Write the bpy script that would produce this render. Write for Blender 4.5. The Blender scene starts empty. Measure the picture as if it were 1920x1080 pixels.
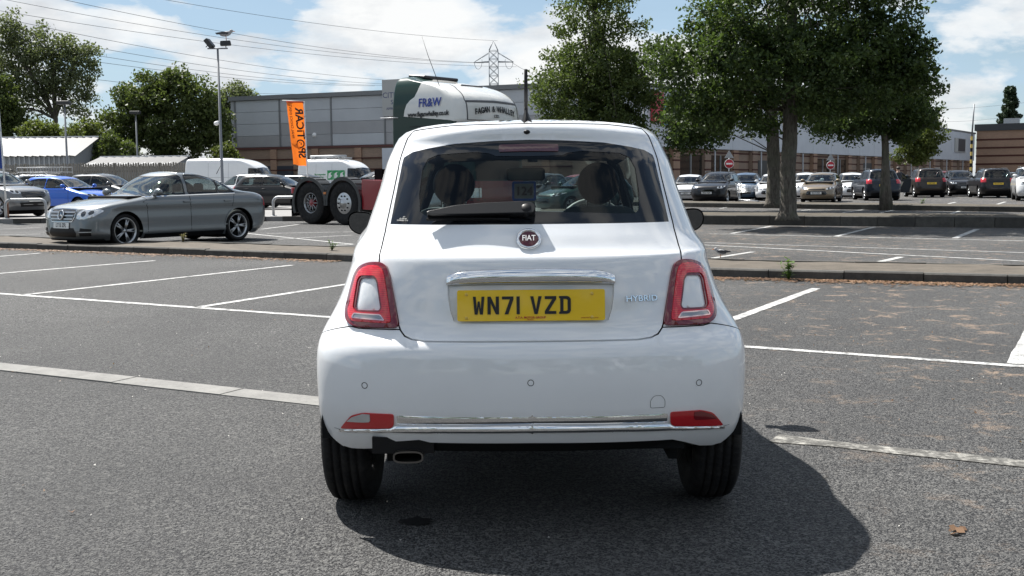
import bpy, bmesh, math, random
import numpy as np
from mathutils import Vector, Matrix
from mathutils.geometry import delaunay_2d_cdt
CLOUD_OFF=(.35,.2,.55)
random.seed(7); RNG=np.random.default_rng(7)
SC=bpy.context.scene; COL=SC.collection
# ---------------------------------------------------------------- camera
F=2050.0; H=1.27; PITCH=math.atan((540-337)/F); ROLL=0.0096
def cam_axes():
    f=np.array([0,math.cos(PITCH),-math.sin(PITCH)]); r=np.array([1.,0,0]); u=np.array([0,math.sin(PITCH),math.cos(PITCH)])
    c,s=math.cos(ROLL),math.sin(ROLL)
    return c*r-s*u, s*r+c*u, f
AX,AY,AF=cam_axes()
cd=bpy.data.cameras.new('camera'); cam=bpy.data.objects.new('camera',cd); COL.objects.link(cam)
cd.sensor_width=36; cd.lens=36*F/1920; cd.clip_end=3000; cd.clip_start=.05
cam.matrix_world=Matrix(((AX[0],AY[0],-AF[0],0),(AX[1],AY[1],-AF[1],0),(AX[2],AY[2],-AF[2],H),(0,0,0,1)))
SC.camera=cam
# ---------------------------------------------------------------- sky and sun
SUN=Vector((-.46,.52,1)).normalized()
EL=math.asin(SUN.z); AZ=math.atan2(SUN.x,SUN.y)
w=bpy.data.worlds.new('World'); SC.world=w; w.use_nodes=True
nt=w.node_tree; N=nt.nodes; Lk=nt.links; N.clear()
out=N.new('ShaderNodeOutputWorld'); bg=N.new('ShaderNodeBackground'); Lk.new(bg.outputs[0],out.inputs[0])
bg.inputs[1].default_value=.06
sky=N.new('ShaderNodeTexSky'); sky.sky_type='NISHITA'; sky.sun_disc=False; sky.sun_elevation=EL; sky.sun_rotation=AZ
sky.air_density=1.0; sky.dust_density=.3; sky.ozone_density=1.6
tc=N.new('ShaderNodeTexCoord')
def mapping(scale,loc=(0,0,0)):
    m=N.new('ShaderNodeMapping'); m.inputs['Scale'].default_value=scale; m.inputs['Location'].default_value=loc
    Lk.new(tc.outputs['Generated'],m.inputs[0]); return m
def noise(m,sc,det,rough,dist=0):
    n=N.new('ShaderNodeTexNoise'); n.inputs['Scale'].default_value=sc; n.inputs['Detail'].default_value=det
    n.inputs['Roughness'].default_value=rough; n.inputs['Distortion'].default_value=dist; Lk.new(m.outputs[0],n.inputs[0]); return n
def ramp(src,stops):
    r=N.new('ShaderNodeValToRGB'); e=r.color_ramp.elements
    e[0].position,e[0].color=stops[0]; e[1].position,e[1].color=stops[-1]
    for p,c in stops[1:-1]:
        q=e.new(p); q.color=c
    Lk.new(src,r.inputs[0]); return r
def g3(v): return (v,v,v,1)
def mixc(f,a,b):
    m=N.new('ShaderNodeMix'); m.data_type='RGBA'
    if isinstance(f,float): m.inputs[0].default_value=f
    else: Lk.new(f,m.inputs[0])
    for i,x in ((6,a),(7,b)):
        if isinstance(x,tuple): m.inputs[i].default_value=x
        else: Lk.new(x,m.inputs[i])
    return m
m1=mapping((1,1,2.6),CLOUD_OFF)
c1=noise(m1,5.2,9,.55,.1)
veil=noise(mapping((1,1,5),(3.1,1.7,.4)),1.6,5,.6)
shade=noise(mapping((1,1,2.6),(CLOUD_OFF[0],CLOUD_OFF[1],CLOUD_OFF[2]-.03)),7,7,.6)
vr=ramp(veil.outputs[0],[(.36,g3(.12)),(.60,g3(.85))])
cr=ramp(c1.outputs[0],[(.485,g3(0)),(.53,g3(.75)),(.60,g3(1))])
cs=ramp(shade.outputs[0],[(.34,(5.6,5.9,6.3,1)),(.56,(8.6,8.7,8.7,1))])
sk2=mixc(.12,sky.outputs[0],(0,0,0,1))
sx=N.new('ShaderNodeSeparateXYZ'); Lk.new(tc.outputs['Generated'],sx.inputs[0])
hz=ramp(sx.outputs[2],[(.0,g3(1)),(.16,g3(.9)),(.55,g3(.35))])
vm=N.new('ShaderNodeMath'); vm.operation='MULTIPLY'; Lk.new(vr.outputs[0],vm.inputs[0]); Lk.new(hz.outputs[0],vm.inputs[1])
a=mixc(vm.outputs[0],sk2.outputs[2],(4.3,5.9,7.5,1))
b=mixc(cr.outputs[0],a.outputs[2],cs.outputs[0])
Lk.new(b.outputs[2],bg.inputs[0])
sd=bpy.data.lights.new('sun','SUN'); sd.energy=5.0; sd.angle=math.radians(.53); sd.color=(1,.965,.91)
so=bpy.data.objects.new('sun',sd); COL.objects.link(so); so.rotation_euler=SUN.to_track_quat('Z','Y').to_euler(); so.location=(-20,20,60)
SC.view_settings.view_transform='Standard'; SC.view_settings.look='None'; SC.view_settings.gamma=1; SC.view_settings.use_curve_mapping=False
SC.view_settings.exposure=.92
SC.cycles.max_bounces=10; SC.cycles.transparent_max_bounces=24; SC.cycles.glossy_bounces=4; SC.cycles.diffuse_bounces=3
SC.cycles.caustics_reflective=False; SC.cycles.caustics_refractive=False
def pchip(pts):
    x=np.array([p[0] for p in pts],float); y=np.array([p[1] for p in pts],float)
    if len(x)==1: return lambda t: np.full_like(np.asarray(t,float),y[0])
    h=np.diff(x); d=np.diff(y)/h; m=np.zeros_like(y)
    m[0]=d[0]; m[-1]=d[-1]
    for i in range(1,len(x)-1):
        if d[i-1]*d[i]>0:
            w1=2*h[i]+h[i-1]; w2=h[i]+2*h[i-1]
            m[i]=(w1+w2)/(w1/d[i-1]+w2/d[i])
    def f(t):
        t=np.clip(np.asarray(t,float),x[0],x[-1])
        i=np.clip(np.searchsorted(x,t)-1,0,len(x)-2)
        s=(t-x[i])/h[i]
        return (2*s**3-3*s**2+1)*y[i]+(s**3-2*s**2+s)*h[i]*m[i]+(3*s**2-2*s**3)*y[i+1]+(s**3-s**2)*h[i]*m[i+1]
    return f
class Loft:
    """a body given by its outline at every height: W half width, yR/yF rear and front, LR/LF corner length, nR/nF corner squareness"""
    def __init__(s,**k):
        s.k={a:pchip(b if isinstance(b,list) else [(0,b)]) for a,b in k.items()}
        if 'WF' not in s.k: s.k['WF']=s.k['W']
        if 'B' not in s.k: s.k['B']=pchip([(0,0)])
        z=[p[0] for p in k['W']]; s.z0,s.z1=z[0],z[-1]
    def par(s,z):
        g={a:f(z) for a,f in s.k.items()}
        span=g['yF']-g['yR']
        g['LR']=np.minimum(g['LR'],.46*span); g['LF']=np.minimum(g['LF'],.46*span)
        return g
    def pos(s,u,z):
        u=np.asarray(u,float); z=np.asarray(z,float); u,z=np.broadcast_arrays(u,z)
        g=s.par(z); a=np.abs(u); x=np.zeros_like(a); y=np.zeros_like(a)
        def q(ph,n):
            c=np.cos(ph); si=np.sin(ph); c=np.maximum(c,0); r=(np.abs(si)**n+c**n)**(-1/n); return si*r,c*r
        sx,cx=q(np.clip(a,0,1)*math.pi/2,g['nR']); fx,fc=q(np.clip(3-a,0,1)*math.pi/2,g['nF'])
        t=np.clip(a-1,0,1); y0=g['yR']+g['LR']; y1=g['yF']-g['LF']
        ss=t*t*(3-2*t)
        x=np.where(a<=1,g['W']*sx,np.where(a<2,g['W']+(g['WF']-g['W'])*ss+g['B']*np.sin(math.pi*t)**2,g['WF']*fx))
        y=np.where(a<=1,y0-g['LR']*cx,np.where(a<2,y0+t*(y1-y0),y1+g['LF']*fc))
        return np.stack([np.sign(u+1e-12)*x,y,z],-1)
    def nrm(s,u,z,e=2e-3):
        z=np.asarray(z,float)
        za=np.clip(z-e,s.z0,s.z1); zb=np.clip(z+e,s.z0,s.z1)
        du=s.pos(u+e,z)-s.pos(u-e,z); dz=s.pos(u,zb)-s.pos(u,za)
        n=np.cross(du,dz); l=np.linalg.norm(n,axis=-1,keepdims=True); return n/np.maximum(l,1e-12)
    def rear(s,x,z):
        g=s.par(z); t=np.clip(np.abs(x)/np.maximum(g['W'],1e-6),0,1); c=(1-t**g['nR'])**(1/g['nR'])
        return np.sign(x)*np.arctan2(t,c)/(math.pi/2)
    def front(s,x,z):
        g=s.par(z); t=np.clip(np.abs(x)/np.maximum(g['WF'],1e-6),0,1); c=(1-t**g['nF'])**(1/g['nF'])
        return 3-np.arctan2(t,c)/(math.pi/2)
    def side(s,y,z):
        g=s.par(z); y0=g['yR']+g['LR']; y1=g['yF']-g['LF']
        def inv(c,n):
            c=np.clip(c,0,1); t=(1-c**n)**(1/n); return np.arctan2(t,c)/(math.pi/2)
        return np.where(y<y0,inv((y0-y)/g['LR'],g['nR']),np.where(y>y1,3-inv((y-y1)/g['LF'],g['nF']),1+(y-y0)/(y1-y0)))
# ---------------------------------------------------------------- helpers
def ray(px,py):
    return AF+(px-960)/F*AX+(540-py)/F*AY
def G(px,py,z=0.0):
    "point of the level z seen at a pixel of the 1920 wide photograph"
    d=ray(px,py); t=(z-H)/d[2]; return (d[0]*t,d[1]*t)
def PD(px,D):
    "x at depth D for a pixel column near the horizon"
    d=ray(px,337-.0096*(px-960)); return d[0]/d[1]*D
def zat(px,py,D):
    d=ray(px,py); return H+d[2]/d[1]*D
def tag(o,label=None,cat=None,group=None,kind=None):
    if label: o['label']=label
    if cat: o['category']=cat
    if group: o['group']=group
    if kind: o['kind']=kind
    return o
def thing(name,label,cat,loc=(0,0,0),rz=0,group=None,scale=1):
    o=bpy.data.objects.new(name,None); COL.objects.link(o); o.location=loc; o.rotation_euler=(0,0,rz); o.empty_display_size=.3
    o.scale=(scale,)*3
    return tag(o,label,cat,group)
def structure(name):
    o=bpy.data.objects.new(name,None); COL.objects.link(o); o['kind']='structure'; return o
def link(o,parent=None):
    COL.objects.link(o)
    if parent is not None: o.parent=parent
    return o
def kids(o): return [c for c in bpy.data.objects if c.parent==o]
def copy_tree(o,parent=None,cmap=None):
    if cmap is None:
        cmap={}
        for c in bpy.data.objects:
            if c.parent: cmap.setdefault(c.parent,[]).append(c)
    c=o.copy(); COL.objects.link(c); c.parent=parent
    for ch in cmap.get(o,[]): copy_tree(ch,c,cmap)
    return c
MATS={}
def mat(name,col=(.5,.5,.5),rough=.5,metal=0,coat=0,spec=.5,emit=None,sheen=0):
    if name in MATS: return MATS[name]
    m=bpy.data.materials.new(name); m.use_nodes=True; b=m.node_tree.nodes['Principled BSDF']
    b.inputs['Base Color'].default_value=(*col,1); b.inputs['Roughness'].default_value=rough; b.inputs['Metallic'].default_value=metal
    b.inputs['Coat Weight'].default_value=coat; b.inputs['Coat Roughness'].default_value=.04; b.inputs['Specular IOR Level'].default_value=spec
    MATS[name]=m; return m
class NT:
    "small node builder for a material"
    def __init__(s,m): s.m=m; s.t=m.node_tree; s.b=s.t.nodes['Principled BSDF']
    def n(s,ty,**k):
        o=s.t.nodes.new(ty)
        for a,v in k.items():
            if a.startswith('_'): setattr(o,a[1:],v)
            else:
                a2=a.replace('_',' ')
                i=o.inputs[int(a[1:])] if a[0]=='i' and a[1:].isdigit() else o.inputs[a2]
                if hasattr(v,'links'): s.t.links.new(v,i)
                else: i.default_value=v
        return o
    def l(s,a,b): s.t.links.new(a,b)
    def coord(s,kind='Object',scale=(1,1,1)):
        t=s.n('ShaderNodeTexCoord'); mp=s.n('ShaderNodeMapping'); s.l(t.outputs[kind],mp.inputs[0]); mp.inputs['Scale'].default_value=scale; return mp.outputs[0]
    def noise(s,v,sc,det=4,ro=.55,dist=0):
        o=s.n('ShaderNodeTexNoise',Scale=sc,Detail=det,Roughness=ro,Distortion=dist); s.l(v,o.inputs['Vector']); return o.outputs[0]
    def ramp(s,f,stops):
        r=s.n('ShaderNodeValToRGB'); e=r.color_ramp.elements
        c4=lambda c:(c,c,c,1) if isinstance(c,(int,float)) else (*c,1)
        e[0].position,e[0].color=stops[0][0],c4(stops[0][1]); e[1].position,e[1].color=stops[-1][0],c4(stops[-1][1])
        for p,c in stops[1:-1]:
            q=e.new(p); q.color=c4(c)
        s.l(f,r.inputs[0]); return r.outputs[0]
    def mix(s,f,a,b,mode='MIX'):
        o=s.t.nodes.new('ShaderNodeMix'); o.data_type='RGBA'; o.blend_type=mode
        for i,x in ((0,f),(6,a),(7,b)):
            if hasattr(x,'links'): s.l(x,o.inputs[i])
            else: o.inputs[i].default_value=x if (i==0 or len(x)==4) else (*x,1)
        return o.outputs[2]
    def math(s,op,a,b=0.):
        o=s.t.nodes.new('ShaderNodeMath'); o.operation=op
        for i,x in ((0,a),(1,b)):
            if hasattr(x,'links'): s.l(x,o.inputs[i])
            else: o.inputs[i].default_value=x
        return o.outputs[0]
    def bump(s,h,st=.3,d=.01):
        o=s.n('ShaderNodeBump',Strength=st,Distance=d); s.l(h,o.inputs['Height']); s.l(o.outputs[0],s.b.inputs['Normal']); return o
def paint(name,col,metal=.0,rough=.38,ior=1.5):
    if name in MATS: return MATS[name]
    m=mat(name,col,rough,metal,coat=.5 if max(col)<.04 else 1.0); n=NT(m); v=n.coord('Object')
    d=n.noise(v,3,6,.6); c=n.mix(n.ramp(d,[(.4,0.),(.75,.16)]),col,tuple(x*.7+(.03 if max(col)>.04 else .008) for x in col)); n.b.inputs['Specular IOR Level'].default_value=.25; n.b.inputs['Coat IOR'].default_value=ior; n.l(c,n.b.inputs['Base Color'])
    n.l(n.ramp(d,[(.35,.03),(.8,.13)]),n.b.inputs['Coat Roughness'])
    return m
def glass(name,tint=(.55,.62,.6),refl=.055):
    if name in MATS: return MATS[name]
    m=bpy.data.materials.new(name); m.use_nodes=True; t=m.node_tree; t.nodes.clear()
    o=t.nodes.new('ShaderNodeOutputMaterial'); mx=t.nodes.new('ShaderNodeMixShader'); tr=t.nodes.new('ShaderNodeBsdfTransparent'); gl=t.nodes.new('ShaderNodeBsdfGlossy')
    fr=t.nodes.new('ShaderNodeLayerWeight'); fr.inputs[0].default_value=.5; pw=t.nodes.new('ShaderNodeMath'); pw.operation='POWER'; pw.inputs[1].default_value=4.; t.links.new(fr.outputs['Facing'],pw.inputs[0])
    tr.inputs[0].default_value=(*tint,1); gl.inputs['Roughness'].default_value=.015; gl.inputs[0].default_value=(1,1,1,1)
    mr=t.nodes.new('ShaderNodeMapRange'); mr.inputs['To Min'].default_value=refl; mr.inputs['To Max'].default_value=1
    t.links.new(pw.outputs[0],mr.inputs[0])
    t.links.new(mr.outputs[0],mx.inputs[0]); t.links.new(tr.outputs[0],mx.inputs[1]); t.links.new(gl.outputs[0],mx.inputs[2]); t.links.new(mx.outputs[0],o.inputs[0])
    MATS[name]=m; return m
def meshobj(name,V,Fc,m,parent=None,smooth=False,normals=None,fm=None):
    me=bpy.data.meshes.new(name); me.from_pydata([tuple(v) for v in V],[],[tuple(f) for f in Fc]); 
    for x in (m if isinstance(m,(list,tuple)) else [m]): me.materials.append(x)
    if fm is not None: me.polygons.foreach_set('material_index',list(fm))
    if smooth: me.polygons.foreach_set('use_smooth',[True]*len(me.polygons))
    me.update()
    if normals is not None: me.normals_split_custom_set_from_vertices([tuple(v) for v in normals])
    return link(bpy.data.objects.new(name,me),parent)
def inpoly(P,poly):
    x,y=P[:,0],P[:,1]; r=np.zeros(len(P),bool); n=len(poly)
    for i in range(n):
        x0,y0=poly[i]; x1,y1=poly[(i+1)%n]
        c=((y0>y)!=(y1>y))&(x<(x1-x0)*(y-y0)/((y1-y0) if y1!=y0 else 1e-12)+x0); r^=c
    return r
def dens(poly,st,closed=True):
    o=[]; n=len(poly)
    for i in range(n if closed else n-1):
        a=np.array(poly[i],float); b=np.array(poly[(i+1)%n],float); k=max(1,int(math.ceil(np.linalg.norm(b-a)/st)))
        o+=[tuple(a+(b-a)*j/k) for j in range(k)]
    if not closed: o.append(tuple(poly[-1]))
    return o
def offp(poly,d):
    "offset a polygon outwards by d"
    P=np.array(poly,float); n=len(P); ar=0.5*np.sum(P[:,0]*np.roll(P[:,1],-1)-np.roll(P[:,0],-1)*P[:,1]); s=1 if ar>0 else -1
    o=[]
    for i in range(n):
        e1=P[i]-P[i-1]; e2=P[(i+1)%n]-P[i]; e1/=max(np.linalg.norm(e1),1e-9); e2/=max(np.linalg.norm(e2),1e-9)
        n1=np.array([e1[1],-e1[0]])*s; n2=np.array([e2[1],-e2[0]])*s; b=n1+n2; l=max(b@b/2,.3); o.append(tuple(P[i]+b/l*d))
    return o
def roundp(poly,r,k=4):
    "round the corners of a polygon"
    P=[np.array(p,float) for p in poly]; n=len(P); o=[]
    for i in range(n):
        a,b,c=P[i-1],P[i],P[(i+1)%n]; la,lc=np.linalg.norm(a-b),np.linalg.norm(c-b); q=min(r,la*.45,lc*.45)
        p0=b+(a-b)/la*q; p1=b+(c-b)/lc*q
        for j in range(k+1):
            t=j/k; o.append(tuple((1-t)**2*p0+2*t*(1-t)*b+t*t*p1))
    return o
def cdt(loops,pts=()):
    V=[];E=[]
    for lp in loops:
        b=len(V); n=len(lp); V+=[Vector((float(p[0]),float(p[1]))) for p in lp]; E+=[(b+i,b+(i+1)%n) for i in range(n)]
    V+=[Vector((float(p[0]),float(p[1]))) for p in pts]
    r=delaunay_2d_cdt(V,E,[],0,1e-6)
    return np.array([tuple(v) for v in r[0]]),[tuple(f) for f in r[2]]
def fill(outline,holes=(),grid=None):
    pts=[]
    if grid is not None:
        A=np.array(outline); x0,y0=A.min(0); x1,y1=A.max(0)
        gx,gy=np.meshgrid(np.arange(x0+grid*.5,x1,grid),np.arange(y0+grid*.5,y1,grid)); Q=np.stack([gx.ravel(),gy.ravel()],1)
        k=inpoly(Q,outline)
        for h in holes: k&=~inpoly(Q,h)
        pts=Q[k]
    V,T=cdt([outline]+list(holes),pts)
    if not len(T): return V,[]
    Cn=np.array([V[list(t)].mean(0) for t in T]); k=inpoly(Cn,outline)
    for h in holes: k&=~inpoly(Cn,h)
    T=[t for t,q in zip(T,k) if q]
    o=[]
    for t in T:
        a,b,c=V[list(t)]; ar=(b[0]-a[0])*(c[1]-a[1])-(c[0]-a[0])*(b[1]-a[1])
        o.append(t if ar>0 else t[::-1])
    return V,o
class MB:
    "collects shapes into one mesh"
    def __init__(s): s.V=[];s.F=[];s.M=[];s.S=[]
    def add(s,V,Fc,mi=0,sm=False):
        b=len(s.V); s.V+=[tuple(map(float,v)) for v in V]; s.F+=[tuple(int(i)+b for i in f) for f in Fc]; s.M+=[mi]*len(Fc); s.S+=[sm]*len(Fc); return s
    def box(s,c,d,rz=0,mi=0,R=None):
        x,y,z=[q/2 for q in d]; V=[(-x,-y,-z),(x,-y,-z),(x,y,-z),(-x,y,-z),(-x,-y,z),(x,-y,z),(x,y,z),(-x,y,z)]
        R=R or Matrix.Rotation(rz,3,'Z'); V=[tuple(R@Vector(v)+Vector(c)) for v in V]
        return s.add(V,[(3,2,1,0),(4,5,6,7),(0,1,5,4),(1,2,6,5),(2,3,7,6),(3,0,4,7)],mi)
    def prism(s,poly,lo,hi,ax='y',holes=(),mi=0,M=None,grid=None):
        "polygon in the two other axes, extruded along ax"
        V2,T=fill(poly,holes,grid)
        def at(p,h):
            v={'y':(p[0],h,p[1]),'z':(p[0],p[1],h),'x':(h,p[0],p[1])}[ax]
            return tuple(M@Vector(v)) if M is not None else v
        fl=(ax=='y')
        n=len(V2); V=[at(p,lo) for p in V2]+[at(p,hi) for p in V2]
        Fc=[(t if fl else t[::-1]) for t in T]+[tuple(i+n for i in (t[::-1] if fl else t)) for t in T]
        s.add(V,Fc,mi)
        for lp in [poly]+list(holes):
            A=np.array(lp); ar=np.sum(A[:,0]*np.roll(A[:,1],-1)-np.roll(A[:,0],-1)*A[:,1]); k=len(lp)
            V=[at(p,lo) for p in lp]+[at(p,hi) for p in lp]; 
            rev=(ar>0)==(lp is poly)
            if fl: rev=not rev
            s.add(V,[((i,(i+1)%k,(i+1)%k+k,i+k) if rev else (i+k,(i+1)%k+k,(i+1)%k,i)) for i in range(k)],mi)
        return s
    def tube(s,P,r,n=8,mi=0,caps=True,sm=True):
        P=[Vector(p) for p in P]; R=r if isinstance(r,(list,tuple)) else [r]*len(P); V=[];Fc=[]; up=None
        for i,p in enumerate(P):
            t=(P[min(i+1,len(P)-1)]-P[max(i-1,0)]).normalized()
            if up is None: up=t.orthogonal().normalized()
            up=(up-t*up.dot(t)).normalized(); bi=t.cross(up)
            for j in range(n):
                a=2*math.pi*j/n; V.append(p+(up*math.cos(a)+bi*math.sin(a))*R[i])
        for i in range(len(P)-1):
            for j in range(n):
                k=(j+1)%n; Fc.append((i*n+j,i*n+k,(i+1)*n+k,(i+1)*n+j))
        s.add(V,Fc,mi,sm)
        if caps: s.add(V[:n],[tuple(range(n))[::-1]],mi); s.add(V[-n:],[tuple(range(n))],mi)
        return s
    def lathe(s,prof,c=(0,0,0),ax='x',n=32,mi=0,sm=True,close=False):
        "profile (radius, height along ax)"
        V=[];Fc=[];m=len(prof)
        for i in range(n):
            a=2*math.pi*i/n; ca,sa=math.cos(a),math.sin(a)
            for r,h in prof:
                v={'x':(h,r*ca,r*sa),'y':(r*ca,h,r*sa),'z':(r*ca,r*sa,h)}[ax]; V.append((v[0]+c[0],v[1]+c[1],v[2]+c[2]))
        for i in range(n):
            k=(i+1)%n
            for j in range(m if close else m-1):
                jj=(j+1)%m; f=(i*m+j,k*m+j,k*m+jj,i*m+jj); Fc.append(f if ax!='y' else f[::-1])
        return s.add(V,Fc,mi,sm)
    def ell(s,c,r,nu=20,nv=12,mi=0,M=None):
        V=[];Fc=[]
        for j in range(nv+1):
            b=math.pi*j/nv
            for i in range(nu):
                a=2*math.pi*i/nu; v=Vector((r[0]*math.sin(b)*math.cos(a),r[1]*math.sin(b)*math.sin(a),r[2]*math.cos(b)))
                if M is not None: v=M@v
                V.append(v+Vector(c))
        for j in range(nv):
            for i in range(nu):
                k=(i+1)%nu; Fc.append((j*nu+i,(j+1)*nu+i,(j+1)*nu+k,j*nu+k))
        return s.add(V,Fc,mi,True)
    def build(s,name,m,parent=None,bevel=0,kind=None,seg=2):
        me=bpy.data.meshes.new(name); me.from_pydata(s.V,[],s.F)
        for x in (m if isinstance(m,(list,tuple)) else [m]): me.materials.append(x)
        me.polygons.foreach_set('material_index',s.M); me.polygons.foreach_set('use_smooth',s.S)
        if bevel or True:
            bm=bmesh.new(); bm.from_mesh(me); bmesh.ops.remove_doubles(bm,verts=bm.verts,dist=1e-5)
            if bevel:
                e=[x for x in bm.edges if len(x.link_faces)==2 and x.calc_face_angle(0)>.5]
                bmesh.ops.bevel(bm,geom=e,offset=bevel,segments=seg,affect='EDGES',profile=.5,clamp_overlap=True)
            bm.to_mesh(me); bm.free()
        me.update(); o=link(bpy.data.objects.new(name,me),parent)
        if kind: o['kind']=kind
        return o
def text(name,s,size,m,parent=None,M=None,depth=.002,bold=0,align='CENTER',sx=1.,space=1.):
    "lettering as a thin solid, in the xz plane facing -y"
    cu=bpy.data.curves.new(name,'FONT'); cu.body=s; cu.size=size; cu.align_x=align; cu.align_y='CENTER'; cu.extrude=depth; cu.offset=bold; cu.resolution_u=3; cu.space_character=space
    t=bpy.data.objects.new(name,cu); COL.objects.link(t)
    me=bpy.data.meshes.new_from_object(t.evaluated_get(bpy.context.evaluated_depsgraph_get())); bpy.data.objects.remove(t); bpy.data.curves.remove(cu)
    B=Matrix.Rotation(math.pi/2,4,'X')@Matrix.Diagonal((sx,1,1,1)); me.transform((M or Matrix())@B)
    if ((M or Matrix())@B).determinant()<0: me.flip_normals()
    me.materials.clear(); me.materials.append(m); me.name=name
    return link(bpy.data.objects.new(name,me),parent)
# ---- sheets cut out of a body surface
def ugrid(stp,um=3.0): return np.arange(stp/2,um,stp)
def patch(L,name,m,parent,outline,holes=(),off=0.,rim=0.,st=.04,sides='B',bulge=0.,rimmat=None,both=None):
    "outline and holes are (u,z) loops; the sheet lies off above the body surface; rim is the depth of its edge"
    V=[];Fc=[];Nn=[];Mi=[]
    outline=dens(outline,st*.6); holes=[dens(h,st*.6) for h in holes]
    A=np.array(outline); u0,z0=A.min(0); u1,z1=A.max(0)
    zz=[z0+st*.3]; 
    while zz[-1]<z1:
        z=zz[-1]; g=L.par(np.array([z,min(z+.01,L.z1)])); sl=max(abs(g['yR'][1]-g['yR'][0]),abs(g['yF'][1]-g['yF'][0]))/.01
        zz.append(z+max(st/math.sqrt(1+min(sl,14)**2),.004))
    us=[u for u in np.arange(0,3.001,st/1.0) if u0<u<u1]
    gx,gy=np.meshgrid(us,zz); Q=np.stack([gx.ravel(),gy.ravel()],1)
    k=inpoly(Q,outline)
    for h in holes: k&=~inpoly(Q,h)
    Q=Q[k]
    # keep grid points off the cut lines
    B=np.concatenate([np.array(outline)]+[np.array(h) for h in holes])
    if len(Q):
        d=np.full(len(Q),9.)
        for i in range(0,len(B),400): d=np.minimum(d,np.min(np.linalg.norm(Q[:,None,:]-B[None,i:i+400,:],axis=2),axis=1))
        Q=Q[d>st*.22]
    V2,T=cdt([outline]+holes,Q)
    Cn=np.array([V2[list(t)].mean(0) for t in T]); kk=inpoly(Cn,outline)
    for h in holes: kk&=~inpoly(Cn,h)
    T=[t for t,q in zip(T,kk) if q]
    TT=[]
    for t in T:
        a,b,c=V2[list(t)]; ar=(b[0]-a[0])*(c[1]-a[1])-(c[0]-a[0])*(b[1]-a[1]); TT.append(t if ar>0 else t[::-1])
    # boundary edges
    cnt={}
    for t in TT:
        for i in range(len(t)): cnt[(t[i],t[(i+1)%len(t)])]=1
    bd=[e for e in cnt if (e[1],e[0]) not in cnt]
    for sg in ((1,-1) if sides=='B' else ((1,) if sides=='R' else (-1,))):
        b=len(V); P=L.pos(V2[:,0],V2[:,1]); nn=L.nrm(V2[:,0],V2[:,1]); 
        ofs=off
        if bulge:
            dd=np.full(len(V2),9.); BB=np.array(outline); BB=BB[(BB[:,0]>1e-4)&(BB[:,0]<2.9998)]
            for i in range(0,len(BB),400): dd=np.minimum(dd,np.min(np.linalg.norm(V2[:,None,:]-BB[None,i:i+400,:],axis=2),axis=1))
            ofs=off+bulge*np.clip(dd/.06,0,1)[:,None]**.5
        P=P+nn*ofs
        if sg<0: P=P*np.array([-1,1,1]); nn=nn*np.array([-1,1,1])
        V+=[tuple(p) for p in P]; Nn+=[tuple(q) for q in nn]
        F1=TT if sg>0 else [t[::-1] for t in TT]
        Fc+=[tuple(i+b for i in t) for t in F1]; Mi+=[0]*len(F1)
        if rim:
            for e in bd:
                if abs(V2[e[0]][0])<1e-6 and abs(V2[e[1]][0])<1e-6: continue
                if V2[e[0]][0]>2.9999 and V2[e[1]][0]>2.9999: continue
                i,j=e; p,q=P[i],P[j]; ni,nj=nn[i],nn[j]; b2=len(V)
                w=[p,q,q-nj*rim,p-ni*rim]; fn=np.cross(q-p,-ni)*sg; l=np.linalg.norm(fn); fn=-fn/l if l>0 else ni
                fn=np.cross(w[1]-w[0],w[3]-w[0]); fn=fn/max(np.linalg.norm(fn),1e-12)
                o=(b2+3,b2+2,b2+1,b2) if sg>0 else (b2,b2+1,b2+2,b2+3)
                fn=-fn if sg>0 else fn
                V+=[tuple(x) for x in w]; Nn+=[tuple(fn)]*4; Fc.append(o); Mi.append(1 if rimmat else 0)
    return meshobj(name,V,Fc,[m,rimmat] if rimmat else m,parent,True,None if bulge else Nn,Mi)
def UR(L,pts,clo=False): return [(float(L.rear(x,z)),z) for x,z in dens(pts,.06,len(pts)>3 and clo)]
def UF(L,pts,clo=False): return [(float(L.front(x,z)),z) for x,z in dens(pts,.06,len(pts)>3 and clo)]
def US(L,pts,clo=False): return [(float(L.side(y,z)),z) for y,z in dens(pts,.07,len(pts)>3 and clo)]
def circ(c,r,n=28,a0=0,a1=2*math.pi): return [(c[0]+r*math.cos(a0+(a1-a0)*i/n),c[1]+r*math.sin(a0+(a1-a0)*i/n)) for i in range(n)]
# ---------------------------------------------------------------- materials
BLACK=mat('black_plastic',(.008,.008,.009),.45,spec=.25); GLOSSB=mat('gloss_black',(.006,.006,.007),.12,coat=.6); DARK=mat('dark_lining',(.012,.0125,.013),.9,spec=.1)
CHROME=mat('chrome',(.82,.83,.84),.06,1.0); STEEL=mat('grey_steel',(.33,.34,.35),.35,.8); ALLOY=mat('alloy',(.46,.47,.48),.28,.9); DALLOY=mat('dark_alloy',(.10,.10,.105),.35,.8)
GALV=mat('galvanised',(.42,.43,.44),.5,.6); RUBBER=mat('rubber',(.010,.010,.011),.8,spec=.2); WHITEP=mat('white_plastic',(.78,.78,.77),.5)
CLEAR=glass('clear_glass',(.78,.84,.82),.04); REARG=glass('rear_glass',(.37,.43,.43),.020); MIRG=mat('mirror',(.16,.17,.18),.02,1.0)
PLY=mat('plate_yellow',(.90,.58,.006),.35,coat=.5); PLW=mat('plate_white',(.75,.75,.72),.35,coat=.5); INK=mat('plate_ink',(.008,.008,.01),.4); BLUEINK=mat('blue_ink',(.02,.05,.30),.5); REDINK=mat('red_ink',(.5,.03,.02),.5)
REDL=mat('red_lens',(.5,.01,.02),.12,coat=1); DREDL=mat('dark_red_lens',(.17,.003,.009),.12,coat=1); LAMPC=mat('clear_lamp',(.62,.64,.66),.08,.6,coat=1); AMBER=mat('amber_lens',(.6,.17,.01),.2,coat=1)
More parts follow.
